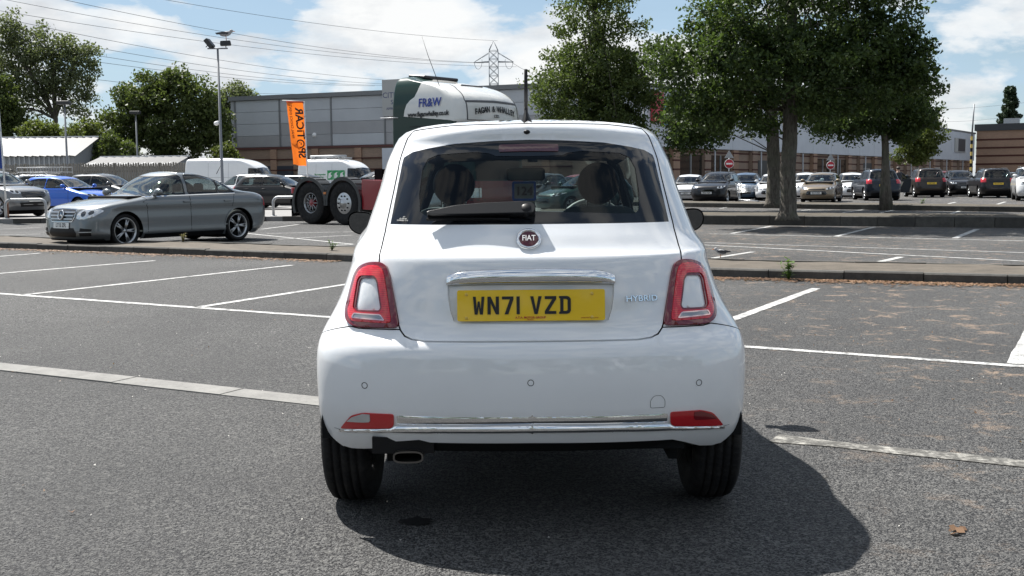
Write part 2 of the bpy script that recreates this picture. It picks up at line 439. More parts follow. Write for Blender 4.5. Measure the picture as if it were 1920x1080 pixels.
SEAT=mat('seat_leather',(.006,.006,.008),.55,spec=.2); SEATG=mat('seat_grey',(.15,.17,.18),.75)
def ribbed():
    m=mat('red_light_guide',(.50,.012,.018),.15,coat=1); n=NT(m); v=n.coord('Object')
    s=n.n('ShaderNodeSeparateXYZ'); n.l(v,s.inputs[0])
    r=n.n('ShaderNodeTexWave',Scale=42.,Distortion=0.); r.wave_type='BANDS'; r.bands_direction='Z'; n.l(v,r.inputs[0])
    c=n.mix(n.ramp(r.outputs[0],[(.3,.0),(.9,1.)]),(.60,.008,.02),(.78,.016,.03)); n.l(c,n.b.inputs['Base Color']); return m
def tyre_mat():
    m=mat('tyre_tread',(.016,.016,.017),.7); n=NT(m); v=n.coord('Generated',(1,1,1))
    t=n.n('ShaderNodeTexCoord'); s=n.n('ShaderNodeSeparateXYZ'); n.l(t.outputs['Object'],s.inputs[0])
    a=n.math('ARCTAN2',s.outputs[1],s.outputs[2]); a2=n.math('ADD',n.math('MULTIPLY',a,70.),n.math('MULTIPLY',s.outputs[0],60.)); w=n.math('SINE',a2)
    n.bump(n.ramp(w,[(.0,.0),(.25,1.),(1.,1.)]),.7,.006); d=n.noise(n.coord('Object'),14,5); n.l(n.mix(n.ramp(d,[(.45,0.),(.8,.5)]),(.014,.014,.015),(.06,.056,.05)),n.b.inputs['Base Color']); return m
TREAD=tyre_mat(); TREAD.node_tree.nodes['Principled BSDF'].inputs['Specular IOR Level'].default_value=.2; GUIDE=ribbed()
WHITE=paint('white_paint',(.84,.855,.87),.0,.4,1.75)
def surfM(L,x,z,off=0.,where='R'):
    "frame lying on the body surface: local x along the surface, z up, -y outwards"
    u=float(L.rear(x,z) if where=='R' else L.front(x,z)); p=L.pos(u,z); n=L.nrm(u,z)
    n=Vector(n); p=Vector(p)+n*off; zt=(Vector((0,0,1))-n*n.z).normalized(); xt=zt.cross(n)
    return Matrix(((xt.x,-n.x,zt.x,p.x),(xt.y,-n.y,zt.y,p.y),(xt.z,-n.z,zt.z,p.z),(0,0,0,1)))
GLY=dict(V=[[(0,79),(14,79),(25,22),(36,79),(50,79),(32,0),(18,0)]],
 W=[[(0,79),(12.5,79),(16.5,24),(21,58),(29,58),(33.5,24),(37.5,79),(50,79),(43,0),(30,0),(25,35),(20,0),(7,0)]],
 N=[[(0,0),(0,79),(14,79),(36,30),(36,79),(50,79),(50,0),(36,0),(14,49),(14,0)]],
 Z=[[(0,79),(50,79),(50,66),(17,13),(50,13),(50,0),(0,0),(0,13),(33,66),(0,66)]],
 D=[[(-1,0),(-1,10),(4,10),(4,69),(-1,69),(-1,79),(34,79),(44,75),(50,65),(50,14),(44,4),(34,0)],[(18,13),(31,13),(36,18),(36,61),(31,66),(18,66)]])
GLY['7']=[[(0,79),(50,79),(50,66),(27,0),(11,0),(34,66),(0,66)]]; GLY['1']=[[(0,0),(14,0),(14,79),(0,79)]]
def wheel(parent,x,y,r,wd,rimr,spokes=5,mrim=None,side=1,hub=None,name='wheel',spoke_w=.10,twin=False,nseg=48):
    "tyre with grooves, rim, spokes; side=1: outer face towards +x"
    mrim=mrim or ALLOY; h=wd/2; t=MB(); rs=rimr
    prof=[(rs-.012,-h*.72),(rs+.01,-h*.86),((r+rs)/2,-h),(r-.03,-h*.96),(r-.008,-h*.80)]
    for k in (-.5,-.18,.18,.5):
        prof+=[(r,h*(k-.055)),(r-.009,h*(k-.035)),(r-.009,h*(k+.035)),(r,h*(k+.055))]
    prof+=[(r-.008,h*.80),(r-.03,h*.96),((r+rs)/2,h),(rs+.01,h*.86),(rs-.012,h*.72)]
    t.lathe(prof,n=nseg); o=t.build(name,TREAD,parent); o.location=(x,y,r); o.rotation_euler=(0,0,0 if side>0 else math.pi)
    m=MB(); m.lathe([(rs-.012,-h*.72),(rs-.03,-h*.4),(rs-.035,h*.5),(rs-.012,h*.78),(rs,h*.80),(rs+.004,h*.74)],n=nseg)
    m.lathe([(rs*.5,-h*.1),(rs-.036,-h*.1)],n=24,mi=1)
    m.lathe([(.001,h*.62),(rs*.16,h*.60),(rs*.2,h*.5),(rs*.24,h*.1)],n=20)
    for k in range(spokes):
        a=2*math.pi*k/spokes
        for dv in ((-.5,.5) if spokes<=6 else (0,)):
            b=a+dv*spoke_w*3.2; c=a+dv*spoke_w*1.6
            p0=(h*.55,math.cos(c)*rs*.15,math.sin(c)*rs*.15); p1=(h*.60,math.cos(b)*(rs-.03),math.sin(b)*(rs-.03))
            m.tube([p0,p1],[rs*spoke_w*1.1,rs*spoke_w*.85],6)
    m.build('rim',[mrim,DARK],o); return o
def plate(parent,L,where,z,s,yellow,wd=.52,ht=.111,tsize=.1,off=.008,x=0.):
    M=surfM(L,x,z,off,where); Mz=M
    p=MB(); p.prism(roundp([(-wd/2,-ht/2),(wd/2,-ht/2),(wd/2,ht/2),(-wd/2,ht/2)],.012,2),-.004,.004,M=Mz); o=p.build('number_plate',PLY if yellow else PLW,parent)
    t=text('plate_lettering',s,tsize,INK,o,Mz@Matrix.Translation((0,-.0055,0)),.001,.0022,sx=.86,space=1.02); return o
FIAT=dict(
 W=[(.19,.79),(.394,.797),(.54,.801),(.59,.799),(.648,.786),(.718,.753),(.797,.7197),(.852,.7017),(.893,.69),(.942,.683),(1.005,.649),(1.0455,.6385),(1.105,.6226),(1.187,.602),(1.26,.588),(1.326,.566),(1.375,.54),(1.408,.495),(1.43,.41),(1.447,.29),(1.458,.16),(1.4625,.02)],
 yR=[(.19,.13),(.25,.07),(.30,.035),(.40,.003),(.47,0),(.58,.008),(.635,.03),(.65,.05),(.70,.075),(.80,.09),(.90,.115),(.928,.13),(.94,.15),(1.0,.205),(1.045,.245),(1.15,.325),(1.26,.405),(1.354,.475),(1.375,.475),(1.395,.48),(1.411,.50),(1.422,.56),(1.44,.75),(1.455,1.1),(1.4625,1.6)],
 yF=[(.215,3.45),(.3,3.53),(.45,3.56),(.62,3.50),(.72,3.40),(.82,3.2),(.9,2.95),(.96,2.72),(1.0,2.60),(1.05,2.52),(1.2,2.31),(1.35,2.08),(1.41,1.96),(1.44,1.83),(1.455,1.7),(1.4625,1.62)],
 LR=[(.215,.34),(.55,.35),(.65,.42),(.75,.48),(.95,.5),(1.4,.55),(1.4625,.5)],
 nR=[(.215,2.35),(.55,2.35),(.7,2.65),(.95,2.8),(1.2,2.9),(1.36,2.9),(1.42,2.5),(1.4625,2.2)],
 LF=[(.215,.6),(.8,.8),(1.0,.6),(1.4,.55),(1.4625,.4)],
 nF=[(.215,2.5),(.9,2.4),(1.1,2.8),(1.4,2.7),(1.4625,2.1)],
 B=[(.215,.0),(.5,0),(.7,.05),(.9,.10),(1.0,.08),(1.1,.03),(1.3,.0)])
# ---------------------------------------------------------------- car park
def asphalt(name,dark=1.0):
    m=mat(name,(.1,.1,.1),.85,spec=.35); n=NT(m); v=n.coord('Object')
    big=n.noise(v,.22,5,.6,.3); mid=n.noise(v,1.7,6,.65); 
    vo=n.n('ShaderNodeTexVoronoi',Scale=150.); n.l(v,vo.inputs['Vector']); vo2=n.n('ShaderNodeTexVoronoi',Scale=75.); n.l(v,vo2.inputs['Vector']); grit=n.noise(v,260,2,.7)
    stone=n.n('ShaderNodeSeparateColor'); n.l(vo.outputs['Color'],stone.inputs[0]); s1=stone.outputs[0]
    st2=n.n('ShaderNodeSeparateColor'); n.l(vo2.outputs['Color'],st2.inputs[0])
    g1=n.noise(v,88,3,.62,.4); g2=n.noise(v,34,3,.6,.3)
    agg=n.math('ADD',n.math('MULTIPLY',g1,.68),n.math('MULTIPLY',s1,.32))
    c=n.mix(n.ramp(agg,[(.43,0.),(.57,1.)]),(.007*dark,.007*dark,.009*dark),(.215*dark,.213*dark,.207*dark))
    c=n.mix(n.ramp(st2.outputs[1],[(.86,0.),(.97,.8)]),c,(.27*dark,.265*dark,.25*dark))
    c=n.mix(n.ramp(mid,[(.40,0.),(.74,.3)]),c,(.125*dark,.123*dark,.118*dark)); c=n.mix(n.ramp(big,[(.34,.55),(.60,0.)]),c,(.030,.030,.032))
    c=n.mix(n.ramp(g2,[(.36,.55),(.46,0.)]),c,(.016,.016,.018))
    # dry leaf dust lying in drifts
    d1=n.noise(n.coord('Object',(1.,1.,1)),3.0,9,.82,.3); x=n.n('ShaderNodeSeparateXYZ'); n.l(v,x.inputs[0])
    msk=n.ramp(x.outputs[0],[(.0,0.),(1.,1.)]); mr=n.n('ShaderNodeMapRange'); n.l(x.outputs[0],mr.inputs[0]); mr.inputs['From Min'].default_value=1.0; mr.inputs['From Max'].default_value=3.2
    dd=n.math('MULTIPLY',n.ramp(d1,[(.545,0.),(.62,1.)]),n.math('MULTIPLY',mr.outputs[0],n.ramp(grit,[(.36,.1),(.55,1.)]))); c=n.mix(dd,c,(.36,.265,.19))
    # hairline cracks
    cv=n.n('ShaderNodeTexVoronoi',Scale=.55); cv.feature='DISTANCE_TO_EDGE'; dis=n.noise(v,3,4); ad=n.n('ShaderNodeVectorMath'); ad.operation='ADD'; n.l(v,ad.inputs[0]); cb=n.n('ShaderNodeCombineXYZ'); n.l(n.math('MULTIPLY',dis,.8),cb.inputs[0]); n.l(n.math('MULTIPLY',mid,.7),cb.inputs[1]); n.l(cb.outputs[0],ad.inputs[1]); n.l(ad.outputs[0],cv.inputs['Vector'])
    ck=n.math('MULTIPLY',n.ramp(cv.outputs[0],[(.0,1.),(.0035,0.)]),n.ramp(big,[(.5,0.),(.6,1.)])); c=n.mix(ck,c,(.018,.018,.018))
    n.l(c,n.b.inputs['Base Color'])
    h=n.math('ADD',n.math('MULTIPLY',g1,1.1),n.math('ADD',n.math('MULTIPLY',vo.outputs['Distance'],-.5),n.math('MULTIPLY',g2,.8))); n.bump(h,1.,.016)
    n.l(n.ramp(s1,[(0.,.62),(1.,.92)]),n.b.inputs['Roughness'])
    return m
ASPH=asphalt('asphalt',.80)
def worn_white():
    m=mat('worn_line_paint',(.7,.7,.68),.7); n=NT(m); v=n.coord('Object'); a=n.noise(v,9,8,.72); b=n.noise(v,70,3,.6)
    f=n.math('MULTIPLY',n.ramp(a,[(.37,.05),(.52,1.)]),n.ramp(b,[(.36,.2),(.52,1.)])); n.l(n.mix(f,(.10,.10,.10),(.53,.53,.515)),n.b.inputs['Base Color']); n.bump(b,.4,.004); return m
LINE=worn_white()
def concrete(name,c0,c1,sc=6.):
    m=mat(name,c0,.9); n=NT(m); v=n.coord('Object'); a=n.noise(v,sc,10,.78); b=n.noise(v,60,3,.65); c=n.mix(n.ramp(a,[(.3,0.),(.7,1.)]),c0,c1)
    c=n.mix(n.ramp(b,[(.55,0.),(.75,.5)]),c,tuple(x*.45 for x in c0)); n.l(c,n.b.inputs['Base Color']); n.bump(n.math('ADD',a,n.math('MULTIPLY',b,.4)),.5,.012); return m
KERB=concrete('old_kerb',(.045,.043,.04),(.125,.12,.108)); n=NT(KERB); oi=n.n('ShaderNodeObjectInfo'); l0=n.b.inputs['Base Color'].links[0].from_socket; n.l(n.mix(n.ramp(oi.outputs['Random'],[(0.,0.),(1.,.55)]),l0,(.03,.029,.027)),n.b.inputs['Base Color']); SLAB=concrete('pale_concrete',(.15,.147,.14),(.26,.255,.24),4.); DIRT=concrete('gritty_island',(.05,.041,.031),(.135,.113,.087),3.)
FORE=concrete('pale_forecourt',(.20,.196,.19),(.28,.275,.27),.8)
gr=MB(); gr.add([(-900,-60,0),(900,-60,0),(900,1600,0),(-900,1600,0)],[(0,1,2,3)]); ground=gr.build('car_park_ground',ASPH); ground['kind']='structure'
def stripe(p,q,wd,name='painted_line',m=None,z=.004,parent=None,wob=.006):
    p=Vector((*p,0)); q=Vector((*q,0)); d=(q-p); n=max(2,int(d.length/.25)); t=d.normalized(); s=Vector((-t.y,t.x,0)); V=[]
    for i in range(n+1):
        c=p+d*i/n; V+=[c+s*(wd/2+random.uniform(-wob,wob))+Vector((0,0,z)),c-s*(wd/2+random.uniform(-wob,wob))+Vector((0,0,z))]
    return meshobj(name,V,[(2*i,2*i+1,2*i+3,2*i+2) for i in range(n)],m or LINE,parent or ground)
def pl(a,b,wd=.10,ext=(0,0),z=.004):
    p=np.array(G(*a)); q=np.array(G(*b)); d=(q-p)/np.linalg.norm(q-p); return stripe(p-d*ext[0],q+d*ext[1],wd,z=z)
pl((0,551),(1905,686.5),.10,(6,3)); 
pl((42,553.5),(548,497.5),.10); pl((368,577),(640,535),.10,(0,1.2)); pl((1390,593),(1530,541),.11,(1.1,0)); pl((0,513),(290,489),.10,(3,0)); pl((1903,683),(1940,610),.11,(0,2)); pl((0,481),(75,475),.10,(2,0))
# far bays
for a,b,wd in (((1320,459.5),(1920,490),.10),((1320,455),(1920,474),.08),((1325,486),(1412,472.5),.11),((1616,499),(1690,482),.12),((1330,438.5),(1920,452),.10),((1372,438),(1447,424),.12),((1565,444),(1638,426),.12),((1790,447),(1832,430),.13),
    ((1500,421),(1300,414),.10),((1420,404),(1520,393),.12),((1640,402),(1690,391),.12),((1770,405),(1805,394),.13),((1915,407),(1935,400),.13),((1860,386),(1885,378.5),.14),((1762,386),(1792,379),.14),((1350,391),(1420,381),.12),((1580,399),(1650,388.5),.12),
    ((500,438),(700,434),.10),((455,437),(660,458),.09),((520,449),(660,441),.09),((545,466),(665,458),.10),((0,420),(70,418),.10),((0,430),(75,427),.10),((0,441),(75,439),.10),((490,430),(560,421),.10)):
    pl(a,b,wd)
# flush concrete edging, slab by slab
def edging(a,b,n,joint):
    p=np.array(G(*a)); q=np.array(G(*b)); d=q-p; l=np.linalg.norm(d); t=d/l; s=np.array([-t[1],t[0]])
    return p,t,s
p0=np.array(G(0,688.5)); q0=np.array(G(595,753)); t0=(q0-p0)/np.linalg.norm(q0-p0); s0=np.array([-t0[1],t0[0]])
j1=np.array(G(236,713)); o0=np.dot(j1-p0,t0)
for k in range(-4,4):
    a=o0+.915*k+.004; b=o0+.915*(k+1)-.004; wd=.205; V=[]
    sh=.004*math.sin(k*3.1)
    poly=[tuple(p0+t0*a+s0*(wd/2+sh)),tuple(p0+t0*a-s0*(wd/2-sh)),tuple(p0+t0*b-s0*(wd/2-sh)),tuple(p0+t0*b+s0*(wd/2+sh))]
    m=MB(); m.prism(poly,-.05,.007+.002*math.sin(k*5),ax='z'); m.build('edging_slab',SLAB,ground)
# the same edging further right, broken and buried in grit
def patched():
    m=mat('broken_edging',(.3,.3,.28),.9); n=NT(m); v=n.coord('Object'); a=n.noise(v,14,8,.75); n.l(n.mix(n.ramp(a,[(.47,0.),(.62,1.)]),(.085,.082,.075),(.34,.33,.30)),n.b.inputs['Base Color']); n.bump(a,.6,.02); return m
BROK=patched()
pa=np.array(G(1452,822)); pb=np.array(G(1935,873)); stripe(pa,pb,.15,'broken_edging',BROK,.004,wob=.03)
# kerbed islands, stone by stone
def island(name,base,width,h=.12,stone=.915,top=DIRT,far=True,soil=0.):
    root=structure(name); B=[np.array(G(*p)) for p in base]
    Lx=[0]; 
    for i in range(1,len(B)): Lx.append(Lx[-1]+np.linalg.norm(B[i]-B[i-1]))
    def at(s):
        i=min(max(np.searchsorted(Lx,s)-1,0),len(B)-2); t=(B[i+1]-B[i])/(Lx[i+1]-Lx[i]); return B[i]+t*(s-Lx[i]),t
    s=0.; rnd=random.Random(len(name))
    while s<Lx[-1]-.1:
        a,t=at(s+.006); b,_=at(min(s+stone,Lx[-1])-.006); nrm=np.array([-t[1],t[0]]); jz=rnd.uniform(-.008,.006); jn=rnd.uniform(-.008,.008)
        for off in ((0.,) if not far else (0.,width-.13)):
            A=a+nrm*(off+jn); Bb=b+nrm*(off+jn); m=MB(); hh=h+jz; w=.13
            pr=[(0,-.02),(0,hh-.018),(.02,hh),(w,hh),(w,-.02)] if off==0 else [(0,-.02),(0,hh),(w-.02,hh),(w,hh-.018),(w,-.02)]
            V=[(A[0]+nrm[0]*x,A[1]+nrm[1]*x,z) for x,z in pr]+[(Bb[0]+nrm[0]*x,Bb[1]+nrm[1]*x,z) for x,z in pr]; k=5
            m.add(V,[(i,(i+1)%k,(i+1)%k+k,i+k)[::-1] for i in range(k)]+[tuple(range(k)),tuple(range(k,2*k))[::-1]]); m.build('kerb_stone',KERB,root)
        s+=stone
    V=[];n=0
    L0=Lx[-1]; nn=int(L0/.4)
    for i in range(nn+1):
        a,t=at(L0*i/nn); nrm=np.array([-t[1],t[0]])
        for j in range(6):
            q=a+nrm*(.128+(width-.256)*j/5); V.append((q[0],q[1],h-.012+soil*math.sin(math.pi*j/5)+rnd.uniform(-.012,.010)))
    meshobj('island_top',V,[(i*6+j,(i+1)*6+j,(i+1)*6+j+1,i*6+j+1) for i in range(nn) for j in range(5)],top,root,True)
    return at,Lx[-1]
isl1=island('kerbed_island',[(-260,451),(0,465.5),(640,490),(1350,520.5),(1920,534.5),(2350,543),(3000,556)],1.7)
isl2=island('planted_island',[(1000,410),(1320,421),(1920,427.5),(2300,430),(2700,433)],1.5,.26,.915,concrete('planter_soil',(.05,.042,.032),(.10,.085,.06),3.),True,.06)
isl3=island('planted_island',[(1050,383.5),(1310,388.5),(1920,398),(2200,401),(2600,405)],1.6,.2,1.83,concrete('planter_soil',(.05,.042,.032),(.10,.085,.06),3.),True,.05)
# raised forecourt behind
fc=MB(); fe=[(-60,38.5),(-17,35.9),(-8,35.7),(-1,35.2),(1,37),(3,60),(-60,75)]; fc.prism(fe,.0,.15,ax='z'); fo=fc.build('forecourt_paving',FORE); fo['kind']='structure'
rt=structure('forecourt_kerb')
for i in range(1,4):
    a,b=np.array(fe[i-1]),np.array(fe[i]); l=np.linalg.norm(b-a); n=int(l/.92) if i>1 else int(22/.92); t=(b-a)/l; s=np.array([-t[1],t[0]])
    for k in range(n):
        p=(b-t*.92*(k+.5)); m=MB(); m.box((p[0]-s[0]*.066,p[1]-s[1]*.066,.07),(.905,.125,.18),rz=math.atan2(t[1],t[0])); m.build('kerb_stone',KERB,rt)
# ---------------------------------------------------------------- buildings
def ribm(name,c,per=.2,ax=0,rough=.5,amp=.5):
    m=mat(name,c,rough,.0,coat=.0); n=NT(m); v=n.coord('Object'); d=n.noise(v,.6,6,.65); n.l(n.mix(n.ramp(d,[(.35,0.),(.7,.35)]),c,tuple(x*.72 for x in c)),n.b.inputs['Base Color']); return m
CL1=ribm('cladding_grey',(.47,.49,.515)); CL2=ribm('cladding_dark_grey',(.35,.35,.36)); CL3=ribm('cladding_mid_grey',(.40,.41,.425)); CLW=ribm('cladding_pale',(.58,.61,.66)); TRIM=mat('grey_trim',(.17,.175,.18),.5)
def brickm(name,c1,c2):
    m=mat(name,c1,.9); n=NT(m); v=n.coord('Object'); b=n.n('ShaderNodeTexBrick',Scale=1.,Mortar_Size=.008); b.inputs['Brick Width'].default_value=.225; b.inputs['Row Height'].default_value=.075
    sp=n.n('ShaderNodeSeparateXYZ'); n.l(v,sp.inputs[0]); cb=n.n('ShaderNodeCombineXYZ'); n.l(n.math('ADD',sp.outputs[0],sp.outputs[1]),cb.inputs[0]); n.l(sp.outputs[2],cb.inputs[1]); n.l(cb.outputs[0],b.inputs['Vector'])
    b.inputs['Color1'].default_value=(*c1,1); b.inputs['Color2'].default_value=(*c2,1); b.inputs['Mortar'].default_value=(*[x*.8 for x in c1],1)
    d=n.noise(v,.5,5,.6); n.l(n.mix(n.ramp(d,[(.3,0.),(.75,.4)]),b.outputs[0],tuple(x*.6 for x in c2)),n.b.inputs['Base Color']); return m
BUFF=brickm('buff_brick',(.34,.245,.185),(.27,.20,.155)); BUFF2=brickm('brown_brick',(.40,.26,.18),(.34,.22,.155)); BAND=brickm('dark_red_brick',(.085,.025,.02),(.07,.02,.016)); BLUEB=brickm('dark_base_brick',(.05,.05,.055),(.04,.04,.045))
SHOP=glass('shop_glass',(.10,.15,.15),.06)
ANG=math.atan2(.83,.55)      # direction of the long shop front
def facade(root,o,ang):
    "frame at o with local x along the wall, y into the building, z up"
    e=bpy.data.objects.new('facade',None); return Matrix.Translation((*o,0))@Matrix.Rotation(ang,4,'Z')
def fb(root,name,M,x0,x1,y0,y1,z0,z1,m,bevel=0):
    b=MB(); b.box(((x0+x1)/2,(y0+y1)/2,(z0+z1)/2),(x1-x0,y1-y0,z1-z0)); o=b.build(name,m,root); o.matrix_local=M; return o
# grey warehouse behind the truck
PW=(-23.9,94.0); DW=np.array([.929,-.370]); angW=math.atan2(-.370,.929); LW=33.5
wh=thing('warehouse','large grey panel clad warehouse on a brown brick base behind the lorry and vans','warehouse',(*PW,0),angW)
I=Matrix()
fb(wh,'wall',I,0,LW,.35,20,0,8.15,CL3); fb(wh,'roof_trim',I,-.05,LW+.05,-.02,20.1,8.15,8.5,TRIM)
xs=[0,.45,4.9,9.85,14.8,19.75,24.7,29.65,LW]; zs=[4.2,5.15,6.15,7.15,8.13]; pal=[[CL2,CL2,CL2,CL1],[CL2,CL1,CL1,CL1],[CL2,CL2,CL1,CL1],[CL1,CL2,CL1,CL1]]
for i in range(len(xs)-1):
    for j in range(4):
        hi=.7 if i>=4 else 0
        fb(wh,'cladding_panel',I,xs[i]+.03,xs[i+1]-.03,.2-.0,.345,zs[j]+.012,zs[j+1]-.012,[CL3,CL3,CL3,CL3][j] if i==0 else pal[i%4][j])
    if i: fb(wh,'joint_trim',I,xs[i]-.07,xs[i]+.07,.14,.26,4.2,8.14,TRIM)
fb(wh,'drip_trim',I,-.1,LW,.05,.34,4.0,4.18,mat('oxide_trim',(.10,.035,.03),.6))
for x in np.arange(-.1,LW,4.05):
    fb(wh,'brick_bay',I,x+.62,min(x+4.02,LW),.18,.34,.0,3.98,BUFF); fb(wh,'brick_pier',I,x,x+.6,.02,.34,.0,3.98,BUFF2)
    for z in (2.2,3.1): fb(wh,'brick_band',I,x-.005,min(x+4.05,LW),.0+(.012),.335,z,z+.09,BAND)
fb(wh,'service_door',I,3.2,6.1,.08,.17,0,2.6,mat('blue_grey_door',(.03,.035,.05),.5)); fb(wh,'white_shutter',I,14.6,16.7,-.03,.01,.0,3.9,CLW)
sg=fb(wh,'sign_panel',I,14.75,17.3,-.08,.1,6.4,9.3,mat('sign_white',(.42,.42,.41),.6))
for s,z,sz in (('CITROËN',8.05,.62),('Select',7.5,.5),('APPROVED USED',7.0,.26)): text('sign_lettering',s,sz,mat('faded_navy',(.10,.11,.19),.7),sg,Matrix.Translation((16.1,-.085,z)),.004,.004,sx=1.0)
l=MB(); l.lathe([(0,-.12),(.16,-.1),(.2,0)],ax='y',n=14); o=l.build('wall_lamp',WHITEP,wh); o.matrix_local=Matrix.Translation((8.2,.2,5.1))
# red and blue sign boards on the corner
# retail terrace running away to the right
PR=(9.4,75.0); LR_=112.; rt=thing('retail_terrace','long brick retail terrace with pale upper cladding behind the parked cars and trees','shop terrace',(*PR,0),ANG)
fb(rt,'wall',I,0,LR_,.5,6,0,3.45,BUFF); fb(rt,'base_course',I,0,LR_,.40,.52,0,1.2,BLUEB); fb(rt,'upper_wall',I,0,LR_,.45,6,3.46,7.5,CLW); fb(rt,'roof_trim',I,-.1,LR_+.1,.2,6.1,7.5,7.75,TRIM)
for z in (1.85,2.5,3.15): fb(rt,'brick_band',I,-.02,LR_,.47,.6,z,z+.11,BAND)
x=0.; k=0; rnd=random.Random(3)
while x<LR_-3:
    wd=rnd.choice((4.2,5.0,5.6)); fb(rt,'cladding_panel',I,x+.03,min(x+wd,LR_)-.03,.20,.44,3.48,7.47,CLW)
    fb(rt,'brick_pier',I,x,x+1.1,.12,.495,0,3.44,BUFF2 if k%2 else BUFF); 
    for z in (1.85,2.5,3.15): fb(rt,'brick_band',I,x-.01,x+1.11,.105,.2,z,z+.11,BAND)
    if k%2==0: 
        b=MB(); b.tube([(0,0,0),(0,0,3.4)],.07,8); o=b.build('downpipe',GALV,rt); o.location=(x+1.6,.02,0)
    if k in (0,1,2,7,8): 
        fb(rt,'shop_window',I,x+1.3,x+wd-.1,.36,.42,.2,3.0,mat('dark_shop_glass',(.008,.014,.015),.06,coat=.5)); 
        fb(rt,'window_mullion',I,x+1.3+(wd-1.4)/2,x+1.38+(wd-1.4)/2,.30,.36,.2,3.0,GALV)
    if k in (4,10): fb(rt,'loading_door',I,x+1.8,x+wd-.4,.34,.4,0,2.7,mat('dark_door',(.03,.03,.03),.5))
    x+=wd; k+=1
for k,(a,b,z0,z1,m) in enumerate(((.6,2.3,5.3,7.6,mat('sign_red',(.42,.03,.05),.5)),(2.35,3.2,5.2,7.0,mat('sign_cyan',(.22,.45,.55),.5)),(3.25,6.4,5.1,6.6,mat('sign_red',(.42,.03,.05),.5)))): fb(rt,'sign_board',I,a,b,-.02,.16,z0-.2,z1-.4,m)
for a,z0 in ((70.,5.2),(80.,5.4)):
    fb(rt,'upper_window',I,a,a+1.8,.14,.19,z0,z0+1.0,mat('dark_shop_glass')); 
fb(rt,'sign_frame',I,97,104,.05,.19,4.6,6.6,mat('sign_white'));fb(rt,'sign_board',I,99.,103.4,.0,.045,4.75,6.5,mat('sign_dark',(.06,.06,.07),.5))
# brown brick store at the end
st=thing('brick_store','brown brick store with dark red brick bands and a black fascia at the far end','store',(71.2,168.5,0),math.atan2(-.51,.86))
fb(st,'wall',I,0,60,.2,40,0,8.0,BUFF2); fb(st,'fascia',I,-.3,60.3,-.1,40,8.0,9.0,mat('fascia_black',(.035,.037,.04),.5)); fb(st,'base_course',I,-.02,60.02,.1,.3,0,1.2,BLUEB)
for z in (1.55,2.85,4.1,5.3,6.55): fb(st,'brick_band',I,-.03,60.03,.12,.3,z,z+.22,BAND)
b=MB(); b.box((4,8,9.6),(2.2,1.5,1.0)); b.build('roof_unit',GALV,st)
# sheds behind the fence on the left
CORR=mat('corrugated_sheet',(.46,.46,.45),.55,.2); n=NT(CORR); v=n.coord('Object'); wv=n.n('ShaderNodeTexWave',Scale=1.6); n.l(v,wv.inputs[0]); d=n.noise(v,2,6,.7); n.l(n.mix(n.math('MULTIPLY',n.ramp(wv.outputs[0],[(.2,1.),(.6,0.)]),.6),n.mix(n.ramp(d,[(.4,0.),(.7,.3)]),(.145,.145,.148),(.095,.093,.09)),(.12,.12,.12)),n.b.inputs['Base Color'])
CORW=mat('wall_sheet',(.30,.31,.32),.6,.1)
def shed(name,label,D,pa,pb,zr,ze,zb,dep,inset):
    xa,xb=PD(pa,D),PD(pb,D); R=thing(name,label,'shed',((xa+xb)/2,D,0)); h=(xb-xa)/2
    w=MB(); w.box((0,dep/2,ze/2),(2*h,dep,ze)); w.prism([(-0.02,ze),(dep+.02,ze),(dep/2,zr-.08)],-h,h,ax='x'); w.build('wall',CORW,R)
    r=MB(); n=int(2*h/.5)
    for i in range(n):
        x0=-h-.2+i*(2*h+.4)/n; x1=x0+(2*h+.4)/n; x=(x0+x1)/2
        for a,b in ((-.35,dep/2),(dep+.35,dep/2)):
            za=ze-.12
            r.add([(x0,a,za),(x0+.08,a,za+.06),(x1,a,za),(x1,b,zr),(x0+.08,b,zr+.06),(x0,b,zr)],[(0,1,4,5),(1,2,3,4)] if a<b else [(5,4,1,0),(4,3,2,1)])
    o=r.build('roof',CORR,R)
    t=MB(); t.box((0,dep/2,zr+.03),(2*h+.4,.4,.08)); t.build('ridge_cap',WHITEP,R)
    if inset:
        s=MB(); n=int(2*h/.35)
        for i in range(n): s.box((-h+.175+i*.35,-.02,ze/2),(.12,.05,ze-.05))
        o=s.build('wall_ribs',GALV,R); o['kind']='stuff'
    return R
shed('metal_shed','pale metal shed with corrugated roof and ribbed wall behind the fence',78,-150,142,4.75,3.35,0,9,True)
shed('low_shed','low shed with a bright corrugated roof standing behind the timber fence',73,160,322,3.1,2.5,0,7,False)
# timber fence
FEN=mat('weathered_timber',(.17,.155,.135),.85); n=NT(FEN); v=n.coord('Object',(6,6,.6)); n.l(n.mix(n.ramp(n.noise(v,3,5,.7),[(.3,0.),(.7,1.)]),(.10,.092,.08),(.24,.225,.20)),n.b.inputs['Base Color'])
xa,xb=PD(-120,66.),PD(357,66.); fn=thing('timber_fence','weathered grey close boarded timber fence with pointed tops in front of the sheds','fence',(xa,66.,0))
f=MB(); x=0
while x<xb-xa:
    h=2.5+random.uniform(-.04,.05); f.prism([(x,.15),(x+.115,.15),(x+.115,h-.07),(x+.0575,h),(x,h-.07)],-.012,.012+random.uniform(0,.01)); x+=.15
o=f.build('pickets',FEN,fn); o['kind']='stuff'
x=0
while x<xb-xa+.1:
    p=MB(); p.box((x,.08,1.25),(.12,.12,2.5)); p.build('post',FEN,fn); x+=2.7
for z in (.7,2.0): r=MB(); r.box(((xb-xa)/2,.045,z),(xb-xa,.06,.09)); r.build('rail',FEN,fn)
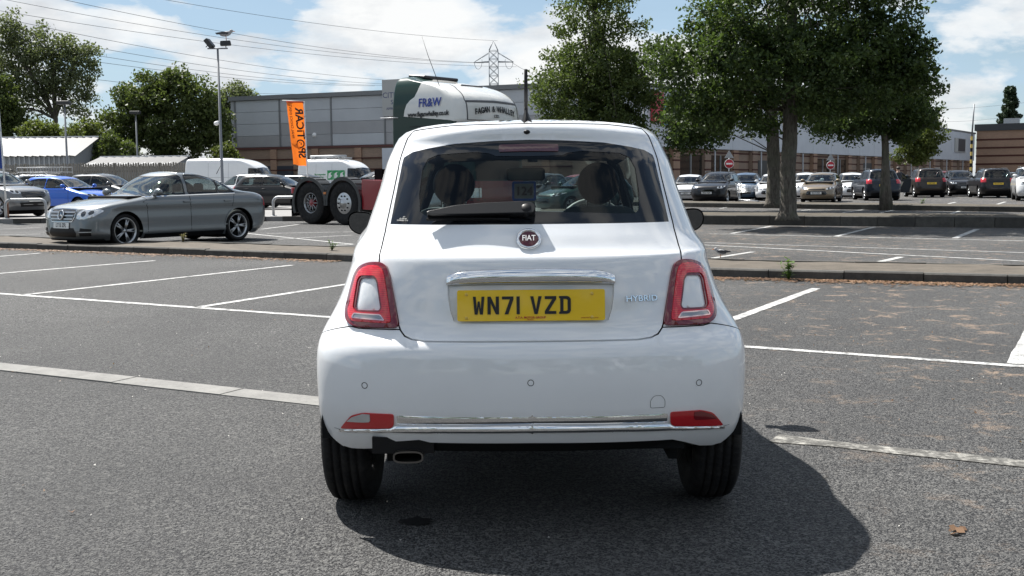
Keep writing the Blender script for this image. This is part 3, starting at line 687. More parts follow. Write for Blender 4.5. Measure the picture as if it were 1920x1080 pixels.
# ---------------------------------------------------------------- trees
def leafm(name,c0,c1,c2,tr=.35):
    m=bpy.data.materials.new(name); m.use_nodes=True; t=m.node_tree; b=t.nodes['Principled BSDF']; o=t.nodes['Material Output']; n=NT(m)
    g=n.n('ShaderNodeNewGeometry'); cl=n.noise(n.coord('Object'),1.1,3,.6); rv=n.math('ADD',n.math('MULTIPLY',g.outputs['Random Per Island'],.55),n.math('MULTIPLY',n.ramp(cl,[(.36,0.),(.64,1.)]),.45)); c=n.ramp(rv,[(.08,tuple(q*.75 for q in c0)),(.5,c1),(.95,tuple(q*1.2 for q in c2))]); n.l(c,b.inputs['Base Color']); b.inputs['Roughness'].default_value=.55; b.inputs['Specular IOR Level'].default_value=.3
    tl=n.n('ShaderNodeBsdfTranslucent'); n.l(n.mix(.5,c,(c2[0]*1.3,c2[1]*1.5,c2[2]*.6)),tl.inputs[0]); mx=n.n('ShaderNodeMixShader'); mx.inputs[0].default_value=tr; n.l(b.outputs[0],mx.inputs[1]); n.l(tl.outputs[0],mx.inputs[2]); n.l(mx.outputs[0],o.inputs[0]); return m
LF_A=leafm('alder_leaf',(.028,.050,.018),(.048,.078,.025),(.095,.132,.040)); LF_B=leafm('oak_leaf',(.05,.072,.022),(.075,.10,.032),(.11,.135,.042),.35)
LF_C=leafm('willow_leaf',(.07,.085,.045),(.10,.12,.06),(.15,.17,.09),.4); LF_D=leafm('young_leaf',(.06,.085,.02),(.09,.115,.03),(.14,.16,.045),.4); LF_E=leafm('conifer_leaf',(.018,.034,.018),(.026,.046,.024),(.04,.06,.03),.2)
def barkm(name,a,b):
    m=mat(name,a,.9); n=NT(m); v=n.coord('Object',(1,1,.22)); d=n.noise(v,17,7,.7,.8); e=n.noise(n.coord('Object'),3,4); c=n.mix(n.ramp(d,[(.36,0.),(.64,1.)]),a,b); n.l(n.mix(n.ramp(e,[(.45,0.),(.65,.45)]),c,(.11,.12,.08)),n.b.inputs['Base Color']); n.bump(d,.9,.05); return m
BARK=barkm('bark',(.05,.042,.034),(.17,.15,.125)); BARK2=barkm('pale_bark',(.10,.09,.075),(.24,.22,.19))
def leaves(cent,rad,count,size,rng,flat=.8,mb=None,up=.3):
    "clusters of small folded leaves; returns arrays of vertices and faces"
    nC=len(cent); idx=np.repeat(np.arange(nC),count); n=len(idx)
    d=rng.normal(size=(n,3)); d/=np.linalg.norm(d,axis=1,keepdims=True); r=rng.random(n)**.45
    P=cent[idx]+d*r[:,None]*rad[idx][:,None]*np.array([1,1,flat])
    a=rng.normal(size=(n,3)); a/=np.linalg.norm(a,axis=1,keepdims=True); nn=rng.normal(size=(n,3))+np.array([0,0,up]); b=np.cross(nn,a); b/=np.linalg.norm(b,axis=1,keepdims=True)+1e-9; c=np.cross(a,b)
    s=size*(.6+.8*rng.random(n))[:,None]
    v0=P-a*s*.55; v1=P+b*s*.36+c*s*.10; v2=P+a*s*.6; v3=P-b*s*.36+c*s*.10
    V=np.stack([v0,v1,v2,v3],1).reshape(-1,3); Fc=np.arange(4*n).reshape(-1,4); return V,Fc
def fastmesh(name,V,Fc,m,parent):
    me=bpy.data.meshes.new(name); n=len(V); k=len(Fc); me.vertices.add(n); me.vertices.foreach_set('co',V.astype(np.float32).ravel()); me.loops.add(4*k); me.loops.foreach_set('vertex_index',Fc.astype(np.int32).ravel()); me.polygons.add(k); me.polygons.foreach_set('loop_start',np.arange(0,4*k,4,dtype=np.int32)); me.polygons.foreach_set('loop_total',np.full(k,4,dtype=np.int32)); me.materials.append(m); me.update(calc_edges=True)
    return link(bpy.data.objects.new(name,me),parent)
def tree(name,label,loc,trunk,blobs,ncl,nleaf,size,leaf,bark=None,seed=1,crad=(.35,.7),group=None,cat='tree',shell=.55,flat=.75,limbs=26,zmin=None,multi=1):
    "trunk: list of (x,y,z,r); blobs: (x,y,z,rx,ry,rz,weight)"
    rng=np.random.default_rng(seed); R=thing(name,label,cat,loc,0,group); bark=bark or BARK
    bl=np.array([b[:6] for b in blobs]); w=np.array([b[6] if len(b)>6 else b[3]*b[4]*b[5] for b in blobs]); w=w/w.sum()
    k=rng.choice(len(bl),ncl,p=w); d=rng.normal(size=(ncl,3)); d/=np.linalg.norm(d,axis=1,keepdims=True); r=(shell+(1-shell)*rng.random(ncl))*np.where(rng.random(ncl)<.25,rng.random(ncl),1)
    cen=bl[k,:3]+d*r[:,None]*bl[k,3:6]
    if zmin is not None: cen[:,2]=np.maximum(cen[:,2],zmin+rng.random(ncl)*.35)
    rad=rng.uniform(crad[0],crad[1],ncl); V,Fc=leaves(cen,rad,nleaf,size,rng,flat)
    fastmesh('crown',V,Fc,leaf,R)
    t=MB(); P=[p[:3] for p in trunk]; rr=[p[3] for p in trunk]
    # smooth trunk with a flare and lumps
    t.tube(P,rr,14)
    top=len(P)
    for i in range(limbs):
        c=cen[rng.integers(ncl)]; 
        hs=[q for q in P if q[2]<c[2]+.2] or [P[-1]]
        q=Vector(hs[-1]) if rng.random()<.6 else Vector(P[int(rng.integers(max(1,top//2),top))]); j=P.index(tuple(q)) if tuple(q) in P else top-1
        e=Vector(c); mid=q.lerp(e,.5)+Vector((rng.normal()*.15,rng.normal()*.15,.12*(e-q).length)); r0=min(rr[j]*.6,.03+.025*(e-q).length)
        t.tube([q,q.lerp(mid,.5),mid,mid.lerp(e,.55),e],[r0,r0*.8,r0*.6,r0*.4,r0*.15],6)
    t.build('trunk',bark,R); return R
def trunkpath(h,r,lean=(0,0),seed=0,n=9,flare=1.7,wob=.06):
    rg=random.Random(seed); o=[]; x=y=0
    for i in range(n):
        f=i/(n-1); o.append((x+lean[0]*f,y+lean[1]*f,-.1+h*f,r*(1-.75*f)*(flare if i==0 else (1.15+.2*(flare-1) if i==1 else 1)))); x+=rg.uniform(-wob,wob); y+=rg.uniform(-wob,wob)
    return o
GT='trees on the planted islands'
# big tree on the middle island
D=28.; bx,by=G(1485,409,.24); 
tree('island_tree','largest dark green tree with a thick ridged trunk standing on the nearer planted island','tree' and (bx,by+.45,.22),[(0,0,-.05,.34),(0,0,.06,.27),(.01,0,.16,.22),(.02,.0,.55,.205),(-.01,.02,1.2,.195),(.03,.0,1.9,.19),(.04,.05,2.7,.18),(.0,.05,3.4,.155),(.05,.1,4.6,.14),(.1,.1,6,.09),(.1,.2,7.6,.04)],
 [(0.1,0,5.6,2.7,2.6,2.3,5),(-1.8,-.2,4.0,1.8,1.7,1.35,2.8),(1.9,.2,4.0,1.7,1.6,1.15,2.2),(.0,-.9,3.6,1.9,1.3,.95,1.6),(2.95,.1,3.5,.95,.9,.38,.55),(2.2,.1,4.9,1.2,1.2,.9,1.1),(2.9,0,4.25,.75,.8,.5,.45),(-2.3,0,2.75,.95,.9,.7,.8),(1.2,-.4,2.9,1.5,1.0,.6,.9),(-.8,.3,2.7,1.2,1.1,.65,.8),(-.3,.6,7.2,2.3,2.2,1.6,2),(1.3,.2,6.2,1.5,1.5,1.2,1.6),(3.6,0,3.15,.35,.35,.16,.08)],
 900,78,.09,LF_A,seed=11,group=GT,crad=(.22,.5),limbs=60)
bx,by=G(1456,386,.2)
tree('island_tree','dark green tree on the farther island, its trunk just left of the thickest trunk','tree' and (bx,by+.6,.18),[(0,0,-.05,.36),(0,0,.12,.30),(.0,0,.3,.26),(.04,.0,1.2,.25),(.0,.02,2.0,.24),(-.05,.0,3.0,.22),(-.1,.05,4.2,.18),(-.2,.1,5.8,.10),(-.2,.2,7.5,.04)],
 [(-.3,0,5.4,3.2,2.8,2.2,4),(-2.6,0,3.4,1.9,1.7,1.1,2),(1.8,0,3.6,1.7,1.7,1.1,1.2),(-3.0,-.2,2.7,1.2,1.1,.7,.8)],420,80,.10,LF_A,seed=12,group=GT,crad=(.3,.65),limbs=30)
bx,by=G(1673,388,.2)
tree('island_tree','slim trunked tree on the farther island before the dark SUV','tree' and (bx,by+.6,.18),trunkpath(6.2,.17,(-.3,.2),7,9,1.5,.07),
 [(-.6,0,4.2,1.9,1.9,1.5,2.4),(.6,0,3.4,1.2,1.2,.8,1.2),(-1.2,0,3.1,1.5,1.3,.8,1.2),(.4,0,2.6,.8,.8,.4,.3)],300,85,.10,LF_A,seed=13,group=GT,crad=(.28,.6),limbs=26)
bx=PD(1118,44.)
tree('island_tree','broad green tree rising behind the roof of the white car, left of the other trees','tree' and (bx,44.,.1),trunkpath(8.2,.24,(.1,0),8,9,1.5,.06),
 [(.1,0,6.4,2.2,2.0,2.7,4),(-.9,0,4.6,1.9,1.8,1.6,2.2),(1.2,0,4.9,1.8,1.7,1.7,2.4),(.1,0,3.2,2.4,2.0,1.1,2.2),(-.2,0,8.6,1.2,1.2,1.5,.8)],560,80,.105,leafm('maple_leaf',(.05,.075,.024),(.075,.105,.032),(.11,.14,.045)),seed=14,group=GT,crad=(.28,.6),limbs=36)
# young tree by the shops
bx=PD(1722,86.)
tree('young_tree','small light green round tree in front of the pale shop cladding','tree' and (bx,86.,0),trunkpath(4.6,.14,(.1,0),9,7,1.3,.08),[(0,0,4.3,1.9,1.8,1.9,3),(-.5,0,3.0,1.5,1.4,.9,1),(.5,0,5.4,1.1,1.1,.9,.6)],190,75,.16,LF_D,seed=15,crad=(.3,.6),limbs=20)
# poplar far right
D=250.; bx=PD(1891,D)
tree('conifer_tree','tall dark conifer showing above the roof of the brick store','tree' and (bx,D,0),trunkpath(20,.5,(0,0),3,7,1.2,.1),[(0,0,17.6,1.5,1.5,3.4,2),(-.3,0,14,2.1,2.1,4,3),(0,0,20,.7,.7,1.6,.5)],130,60,.55,LF_E,seed=16,crad=(.5,1.0),limbs=6)
# left background
D=98.
def bl(px,py,rx,ry,D,w=1.,dy=0): return (PD(px,D)-PD(ref,D),dy,zat(px,py,D),rx*D/2050,min(rx,ry)*D/2050,ry*D/2050,w)
ref=100
tree('willow_tree','tall airy grey green tree with several stems at the left above the metal shed','tree' and (PD(ref,D),D,0),[(0,0,-.1,.45),(0,0,2,.38),(.2,0,4,.3),(.5,0,7,.2),(.4,0,10,.12),(.3,0,13,.05)],
 [bl(70,90,45,55,D,1.4),bl(30,60,30,40,D,.9),bl(25,120,45,50,D,1.2),bl(95,150,60,50,D,1.8),bl(150,140,42,50,D,1.2),bl(170,105,28,28,D,.5),bl(130,95,30,30,D,.6),bl(60,190,50,40,D,1.0),bl(150,195,40,35,D,.7)],
 420,46,.21,LF_C,BARK,seed=21,crad=(.5,1.15),limbs=90)
D=93.; ref=20
tree('dark_tree','dark dense tree at the left edge behind the metal shed','tree' and (PD(ref,D),D,0),trunkpath(7,.3,(0,0),3),[bl(5,190,40,55,D,2),bl(10,235,50,35,D,1.5)],150,70,.27,LF_B,seed=22,crad=(.5,1.0))
D=88.; ref=310
tree('oak_tree','dense dark oak in the middle of the tree line left of the warehouse','tree' and (PD(ref,D),D,0),trunkpath(8,.4,(0,0),4),[bl(310,205,85,62,D,3),bl(325,160,45,35,D,1.2),bl(270,180,45,40,D,1.0),bl(375,190,42,40,D,1.0),bl(240,230,50,42,D,1.2),bl(390,240,48,45,D,1.3),bl(310,270,100,38,D,2.2)],430,70,.23,LF_B,seed=23,crad=(.5,1.05),limbs=40)
D=118.; ref=440
tree('willow_tree','grey green tree showing between the lamp post and the warehouse','tree' and (PD(ref,D),D,0),[(0,0,-.1,.4),(0,0,4,.3),(.4,0,8,.2),(.3,0,11,.06)],[bl(445,185,36,28,D,1.4),bl(415,200,25,30,D,.8),bl(470,180,20,18,D,.4),bl(425,240,30,40,D,1.2),bl(428,285,28,35,D,1)],200,46,.25,LF_C,seed=24,crad=(.5,1.1),limbs=40)
for k,(px,py,rx,ry,D,lab,mt,sd) in enumerate(((75,258,42,30,86,'light green bush behind the metal shed, nearest the left edge',LF_D,31),(165,258,38,34,84,'yellow green bush right of the metal shed, below the willow',LF_D,32),(222,282,40,32,82,'dark low bush between the yellow green bush and the oak',LF_B,33),(425,300,20,34,84,'small green bush at the corner of the warehouse',LF_D,34))):
    ref=px
    tree('bush',lab,'bush' and (PD(px,D),D,0),trunkpath(max(1.5,zat(px,py,D)-.5),.12,(0,0),sd,5),[bl(px,py,rx,ry,D,2),bl(px-rx*.4,py+ry*.8,rx*.7,ry*.9,D,1),bl(px+rx*.4,py+ry*.8,rx*.7,ry*.9,D,1)],140,70,.2,mt,seed=sd,crad=(.4,.8),cat='bush',limbs=10)

# trees along the other side of the car park, behind the photographer (they show in the glass and paint)
rng=np.random.default_rng(50); nb=46; bx=np.linspace(-60,60,nb)+rng.normal(size=nb)*1.5
cen=[];rd=[]
for x in bx:
    hh=rng.uniform(4.5,9.5)
    for k in range(26):
        cen.append((x+rng.normal()*1.8,-34+rng.normal()*1.6-abs(x)*.05,hh*rng.random()**.8)); rd.append(rng.uniform(.7,1.3))
V,Fc=leaves(np.array(cen),np.array(rd),22,.5,rng,.8); o=fastmesh('treeline',V,Fc,LF_B,None); o['kind']='stuff'
# far belts of trees outside the frame on both sides
for k,(xa,ya,xb,yb,nn) in enumerate(((-190,95,-72,125,46),(128,235,300,150,52))):
    cen=[];rd=[]
    for i in range(nn):
        t=i/(nn-1); hh=rng.uniform(5,11)
        for q_ in range(16): cen.append((xa+(xb-xa)*t+rng.normal()*2.2,ya+(yb-ya)*t+rng.normal()*2.2,hh*rng.random()**.8)); rd.append(rng.uniform(1.0,1.8))
    V,Fc=leaves(np.array(cen),np.array(rd),20,.75,rng,.8); o=fastmesh('woods',V,Fc,LF_B,None); o['kind']='stuff'
# ---------------------------------------------------------------- the white hatchback in front
def build_fiat():
    L=Loft(**FIAT)
    R=thing('hatchback_car','glossy white small hatchback seen from behind with yellow number plate and short roof aerial','car',(.0655,3.72,.07),-.0059)
    seam=[(.466,.69),(.487,.793),(.503,.865),(.515,.893),(.545,.907),(.542,.96),(.534,1.03),(.512,1.186),(.496,1.302),(.481,1.352),(.462,1.383),(.452,1.395)]
    gate=[(0,.643),(.371,.643),(.42,.648),(.445,.658),(.459,.674)]+seam+[(.30,1.408),(0,1.411)]
    win=[(0,1.039),(.520,1.039),(.502,1.186),(.487,1.290),(.45,1.311),(.39,1.323),(.285,1.339),(.125,1.348),(0,1.351)]
    clear=[(0,1.085),(.385,1.072),(.405,1.085),(.412,1.15),(.405,1.24),(.385,1.282),(.345,1.298),(.20,1.306),(.15,1.300),(.125,1.290),(0,1.288)]
    rec=[(0,.697),(.255,.699),(.272,.708),(.285,.745),(.293,.80),(.293,.862),(.25,.880),(0,.886)]
    lamp=[(.544,.906),(.588,.903),(.626,.885),(.646,.856),(.663,.792),(.677,.726),(.672,.695),(.652,.679),(.619,.675),(.466,.680),(.487,.793),(.503,.865),(.514,.893),(.529,.903)]
    inner=roundp([(.606,.844),(.556,.848),(.546,.835),(.531,.746),(.536,.736),(.618,.731),(.627,.74),(.614,.831)],.006,2)
    ring=[(.545,.893),(.583,.890),(.614,.874),(.630,.85),(.646,.79),(.659,.725),(.653,.703),(.64,.690),(.49,.692),(.505,.793),(.517,.858),(.525,.88)]
    rev=roundp([(.528,.722),(.630,.719),(.640,.699),(.512,.699)],.006,2)
    arch=[(.235,.19),(.242,.235),(.252,.265),(.275,.313),(.322,.394),(.365,.475),(.43,.55),(.52,.597),(.60,.608),(.70,.59),(.79,.53),(.86,.43),(.895,.32),(.90,.19)]
    farch=[(2.87-r*math.cos(a),.29+r*math.sin(a)) for r in [.335] for a in np.linspace(-.3,math.pi+.3,16)]
    arch_u=US(L,arch); farch_u=US(L,[(y,max(z,.19)) for y,z in farch])
    door=[(1.03,1.0),(2.33,.985),(2.02,1.29),(1.85,1.325),(1.08,1.325)]; quart=[(.66,1.04),(.94,1.01),(.99,1.315),(.83,1.29)]
    shield=[(0,1.325),(.43,1.31),(.565,1.03),(0,1.015)]
    topb=[(0,.638),(.371,.638),(.42,.643),(.448,.653),(.466,.674),(.619,.671),(.652,.675)]
    seamside=[(.25,.662),(.32,.64),(.42,.605),(.50,.575)]
    botR=[(.69,.228),(.66,.224),(.61,.232),(.55,.257),(.50,.274),(0,.279)]; botL=[(.69,.228),(.66,.224),(.61,.230),(.565,.238),(.535,.250),(.50,.274),(.40,.288),(.36,.278),(0,.279)]
    def bump(bot): return UR(L,topb)+US(L,seamside+[(.50,.20),(.30,.216)])+UR(L,bot)
    # shell
    gw=UR(L,[(0,.6405),(.371,.6405)]+[(x,z) for x,z in offp([(.371,.643),(.42,.648),(.445,.658),(.459,.674)]+seam+[(.30,1.408),(0,1.4)],.0055)[1:-2]]+[(.30,1.4125),(0,1.4155)])
    bh=UR(L,[(0,.642),(.371,.642),(.42,.647),(.448,.657),(.466,.678),(.619,.675),(.652,.679)])+US(L,[(.25,.666),(.32,.644),(.42,.609),(.50,.579),(.50,.19)])+[(0,.19)]
    full=[(0,.1901)]; 
    dom=[(0,.2155),(3,.2155),(3,1.462),(0,1.462)]
    holes=[gw,bh,arch_u,farch_u,US(L,door,True),US(L,quart,True),UF(L,shield,True)]
    patch(L,'body_shell',WHITE,R,dom,holes,0,.012,.05,rimmat=BLACK)
    patch(L,'inner_lining',DARK,R,dom,[UR(L,win,True),arch_u,farch_u,US(L,door,True),US(L,quart,True),UF(L,shield,True)],-.022,0,.08)
    patch(L,'tailgate',WHITE,R,UR(L,gate,True),[UR(L,win,True),UR(L,rec,True)],0,.018,.03)
    b=patch(L,'rear_bumper',WHITE,R,bump(botR),[arch_u],0,.02,.035,'R'); 
    b2=patch(L,'rear_bumper',WHITE,R,bump(botL),[arch_u],0,.02,.035,'L')
    # join the two halves of the bumper into one part
    bm=bmesh.new(); 
    v1=np.array([v.co[:] for v in b.data.vertices]); v2=np.array([v.co[:] for v in b2.data.vertices]); n1=[tuple(n.vector) for n in b.data.vertex_normals]
    bm.free()
    f1=[tuple(p.vertices) for p in b.data.polygons]; f2=[tuple(i+len(v1) for i in p.vertices) for p in b2.data.polygons]
    def lin(me): 
        cn=[None]*len(me.vertices)
        for lp in me.loops: cn[lp.vertex_index]=tuple(me.corner_normals[lp.index].vector)
        return [c or (0,0,1) for c in cn]
    nn=lin(b.data)+lin(b2.data); bpy.data.objects.remove(b); bpy.data.objects.remove(b2)
    meshobj('rear_bumper',list(map(tuple,v1))+list(map(tuple,v2)),f1+f2,WHITE,R,True,nn)
    # number plate recess, plate, handle
    patch(L,'plate_recess',WHITE,R,UR(L,rec,True),[],-.016,0,.03)
    M=surfM(L,0,.762,.004); w2,h2=.2585,.0545
    p=MB(); p.prism(roundp([(-w2,-h2),(w2,-h2),(w2,h2),(-w2,h2)],.008,3),-.004,.004,M=M); pl=p.build('number_plate',PLY,R)
    x=-.203; t=MB(); Ms=M@Matrix.Translation((0,-.0055,-.031))
    for ch in 'WN71 VZD':
        if ch==' ': x+=.026; continue
        sc=.00079; wd=(14 if ch=='1' else 50)*sc*1.02
        g=[[(x+a*sc*1.02,c*sc) for a,c in q] for q in GLY[ch]]; t.prism(g[0],-.001,.001,holes=g[1:],M=Ms); x+=wd+.0105
    t.build('plate_lettering',INK,pl)
    text('dealer_lettering','A.T.A. MOTOR GROUP',.0105,REDINK,pl,M@Matrix.Translation((-.002,-.0052,-.043)),.0004,.0002); text('dealer_lettering','BRISTOL',.006,REDINK,pl,M@Matrix.Translation((-.002,-.0052,-.0505)),.0004)
    text('dealer_lettering','plates from dealer .co.uk',.006,REDINK,pl,M@Matrix.Translation((.205,-.0052,-.0445)),.0004)
    for sx in (-.226,.213):
        for sz in (.039,-.043):
            s=MB(); s.lathe([(0,-.004),(.004,-.0038),(.0055,-.002),(.006,0)],ax='y',n=14); o=s.build('plate_screw',mat('screw_cap',(.75,.52,.10),.4),pl); o.matrix_local=M@Matrix.Translation((sx,-.0042,sz))
    hp=[(-.296,.834),(-.297,.850),(-.285,.866),(-.245,.878),(-.12,.886),(0,.888),(.12,.886),(.245,.878),(.285,.866),(.297,.850),(.296,.834)]
    M=surfM(L,0,.862,0); h=MB(); V=[];Fc=[]; nx=60; ny=12
    for i in range(nx+1):
        xx=-.296+.592*i/nx; e=1-abs(xx/.2975)**3.0; e=max(e,.02)**.5; zt=.026*(1-.28*abs(xx/.297)**2)*min(1,e*1.35)-.0; zb=-.027
        for j in range(ny+1):
            a=math.pi*j/ny; z=zb+(zt-zb)*(1-math.cos(a))/2; yy=-(.006+.030*e*math.sin(a)**.7)
            yc=float(L.pos(L.rear(xx,.86),.86)[1]-L.pos(0.,.86)[1]); V.append(M@Vector((xx,yy+yc,z)))
    for i in range(nx):
        for j in range(ny): a=i*(ny+1)+j; Fc.append((a,a+ny+1,a+ny+2,a+1))
    h.add(V,Fc,0,True); h.build('tailgate_handle',CHROME,R)
    # badge and lettering
    M=surfM(L,-.005,.985,.0); g=MB(); g.lathe([(.033,-.004),(.035,-.011),(.040,-.013),(.0445,-.010),(.046,-.001)],ax='y',n=48); bd=g.build('badge',CHROME,R); bd.matrix_local=M
    g=MB(); g.lathe([(0,-.0095),(.02,-.0085),(.0345,-.006)],ax='y',n=48); o=g.build('badge_face',mat('badge_red',(.10,.004,.014),.25,.4,coat=1),bd)
    text('badge_lettering','FIAT',.030,CHROME,bd,Matrix.Translation((0,-.0105,0))@Matrix.Diagonal((1,1,1.12,1)),.0012,.0004,sx=.82)
    text('hybrid_lettering','HYBRID',.029,CHROME,R,surfM(L,.391,.778,.002),.002,.0002,sx=1.18)
    # tail lamps
    for sd in ('R','L'):
        lm=patch(L,'tail_lamp',DREDL,R,UR(L,roundp(lamp,.022,4),True),[UR(L,inner,True)],.010,.022,.02,sd,bulge=.006); 
        patch(L,'light_guide',GUIDE,lm,UR(L,roundp(ring,.02,3),True),[UR(L,offp(inner,.008),True),UR(L,rev,True)],.0165,.01,.012,sd,bulge=.004)
        patch(L,'lamp_insert',WHITE,lm,UR(L,inner,True),[],.010,.008,.02,sd,bulge=.005)
        patch(L,'reversing_lens',mat('ribbed_clear',(.30,.31,.33),.15,.5,coat=1),lm,UR(L,offp(rev,-.003),True),[],.019,.006,.012,sd)
        patch(L,'reversing_bezel',mat('pink_chrome',(.75,.55,.55),.12,.9),lm,UR(L,rev,True),[UR(L,offp(rev,-.004),True)],.0205,.008,.012,sd)
    # rear glass
    rw=patch(L,'rear_window',REARG,R,UR(L,clear,True),[],-.001,0,.05)
    patch(L,'window_border',mat('window_frit',(.006,.007,.009),.07,coat=.2),R,UR(L,win,True),[UR(L,clear,True)],0,.006,.03)
    patch(L,'brake_lamp',mat('brake_lens',(.10,.03,.035),.15,coat=1),R,UR(L,[(0,1.306),(.110,1.304),(.113,1.309),(.113,1.327),(.109,1.332),(0,1.334)],True),[],.003,.004,.03)
    text('glass_marking','AP\nE3 43R-00\nTEMPERED 7/16',.008,mat('glass_print',(.5,.5,.48),.6),R,surfM(L,-.468,1.058,.003),.0004)
    # wiper
    M=surfM(L,-.17,1.08,.0); W=MB(); wp=roundp([(-.200,-.012),(-.097,.014),(.007,.024),(.129,.029),(.182,.024),(.193,.008),(.188,-.020),(-.06,-.025),(-.185,-.026),(-.204,-.022)],.008,2)
    W.prism(wp,-.032,-.004,M=M); wo=W.build('wiper',mat('wiper_black',(.004,.004,.005),.32),R,bevel=.005)
    W=MB(); W.lathe([(0,-.036),(.014,-.035),(.020,-.031),(.023,-.004)],ax='y',n=28); o=W.build('wiper_hub',BLACK,wo); o.matrix_local=M@Matrix.Translation((.16,0,.0))
    W=MB(); W.prism([(-.205,-.034),(.10,-.037),(.10,-.031),(-.205,-.027)],-.012,-.001,M=M); W.build('wiper_blade',RUBBER,wo)
    W=MB(); W.lathe([(0,-.006),(.009,-.005),(.0125,0)],ax='y',n=18); o=W.build('washer_jet',BLACK,R); o.matrix_local=surfM(L,-.006,1.380,.0)@Matrix.Diagonal((1,1,.7,1))
    # aerial
    a=MB(); V=[];n=16
    for zz,hx,y0,y1 in ((0,.030,-.05,.10),(.012,.024,-.045,.085),(.03,.015,-.035,.05),(.05,.008,-.022,.02),(.062,.006,-.016,.006)):
        V+=[(hx*math.cos(2*math.pi*i/n),(y0+y1)/2+(y1-y0)/2*math.sin(2*math.pi*i/n),zz) for i in range(n)]
    a.add(V,[(j*n+i,j*n+(i+1)%n,(j+1)*n+(i+1)%n,(j+1)*n+i) for j in range(4) for i in range(n)],0,True)
    a.tube([(0,-.004,.05),(0,-.045,.217)],[.0085,.0068],10); o=a.build('aerial',BLACK,R); o.location=(-.006,.80,1.426)
    # bumper details
    rf=[(.484,.385),(.60,.383),(.645,.368),(.694,.309),(.60,.321),(.50,.331),(.487,.341)]
    patch(L,'chrome_strip',CHROME,R,UR(L,[(0,.3505),(.482,.3415),(.482,.386),(0,.388)],True),[],-.004,.004,.011,bulge=.014)
    lip=UR(L,[(0,.322),(.30,.320),(.50,.314),(.62,.305),(.70,.296),(.70,.303),(.62,.317),(.50,.329),(.484,.340),(.30,.345),(0,.3495)])
    patch(L,'chrome_lip',CHROME,R,lip,[],.004,.012,.008,bulge=.020)
    for sd in ('R','L'):
        o=patch(L,'reflector',mat('red_reflector',(.52,.012,.02),.2,coat=1),R,UR(L,roundp(rf,.012,3),True),[],.004,.010,.02,sd)
        q=[(.60,.379),(.64,.363),(.664,.343),(.60,.347),(.577,.350),(.572,.356),(.572,.379)]
        patch(L,'fog_lens' if sd=='R' else 'reverse_lens',DREDL if sd=='R' else LAMPC,o,UR(L,q,True),[],.006,.004,.015,sd)
    for xs,zs in ((-.59,.482),(-.004,.502),(.59,.482)):
        sd='R' if xs>0 else 'L'; c=[(abs(xs)+p[0] if abs(xs)>.1 else p[0]+.012,zs+p[1]) for p in circ((0,0),.0115,20)]; c2=[(abs(xs)+p[0] if abs(xs)>.1 else p[0]+.012,zs+p[1]) for p in circ((0,0),.0092,20)]
        o=patch(L,'parking_sensor',BLACK,R,UR(L,c,True),[UR(L,c2,True)],.0006,0,.01,sd)
        if abs(xs)<.1:
            for v in o.data.vertices: v.co.x+=.008
    tw=roundp([(.412,.402),(.466,.402),(.466,.430),(.452,.447),(.426,.447),(.412,.430)],.008,3)
    patch(L,'towing_eye_cover',mat('seam_grey',(.10,.10,.10),.7),R,UR(L,tw,True),[UR(L,offp(tw,-.0016),True)],.0006,0,.01,'R')
    for sd in ('R','L'): patch(L,'bumper_seam',BLACK,R,UR(L,[(.695,.3035),(.72,.305),(.72,.3065),(.695,.305)])+[],[],.0008,0,.01,sd)
    # exhaust
    e=MB(); ov=[(-.440+.054*math.copysign(abs(math.cos(a))**.6,math.cos(a)),.224+.022*math.copysign(abs(math.sin(a))**.7,math.sin(a))) for a in np.linspace(0,2*math.pi,32,endpoint=False)]
    e.prism(ov,.075,.30,holes=[offp(ov,-.006)]); e.build('exhaust_pipe',mat('exhaust_steel',(.16,.15,.14),.35,.9),R)
    e=MB(); e.prism(offp(ov,-.008),.20,.205); e.box((-.46,.27,.262),(.22,.34,.06)); e.box((-.47,.5,.25),(.3,.35,.13)); e.build('exhaust_shroud',BLACK,R,bevel=.012)
    # underside
    u=MB(); u.box((0,1.75,.26),(1.1,3.2,.06)); u.box((0,.605,.29),(1.1,.10,.09)); u.box((0,.34,.32),(1.05,.42,.08)); u.box((.35,.40,.235),(.07,.12,.10)); u.tube([(-.5,.62,.30),(.1,.62,.30)],.10,14); u.tube([(-.44,.3,.24),(-.40,.62,.30)],.03,8); u.tube([(.52,.5,.2),(.52,.75,.45)],.035,10); u.tube([(-.52,.5,.2),(-.52,.75,.45)],.035,10); u.box((-.52,.45,.22),(.08,.2,.07)); u.box((.52,.45,.22),(.08,.2,.07))
    for y0 in (.605,2.87):
        for sx in (-1,1):
            u.box((sx*.52,y0,.42),(.03,.74,.5))
            pts=[(y0+.355*math.cos(a),.29+.355*math.sin(a)) for a in np.linspace(-.1,math.pi+.1,16)]
            for i in range(15):
                (ya,za),(yb,zb)=pts[i],pts[i+1]; u.add([(sx*.5,ya,za),(sx*.775,ya,za),(sx*.775,yb,zb),(sx*.5,yb,zb)],[(0,1,2,3)])
    u.build('underbody',DARK,R)
    for sx in (-1,1):
        
        for o in (wheel(R,sx*.704,.605,.318,.186,.205,8,ALLOY,sx,spoke_w=.13),wheel(R,sx*.71,2.87,.318,.185,.205,8,ALLOY,sx,spoke_w=.13)): o.location.z-=.07
    # windows
    patch(L,'windscreen',CLEAR,R,UF(L,shield,True),[],-.003,0,.1)
    [(patch(L,'door_window',CLEAR,R,US(L,door,True),[],-.003,0,.1,sd),patch(L,'quarter_window',CLEAR,R,US(L,quart,True),[],-.003,0,.1,sd)) for sd in 'RL']
    for ya in (1.0,2.42):
        [patch(L,'door_seam',BLACK,R,US(L,[(ya,.32),(ya+.006,.32),(ya+.03,.98),(ya+.024,.98)],True),[],.0008,0,.05,sd) for sd in 'RL']
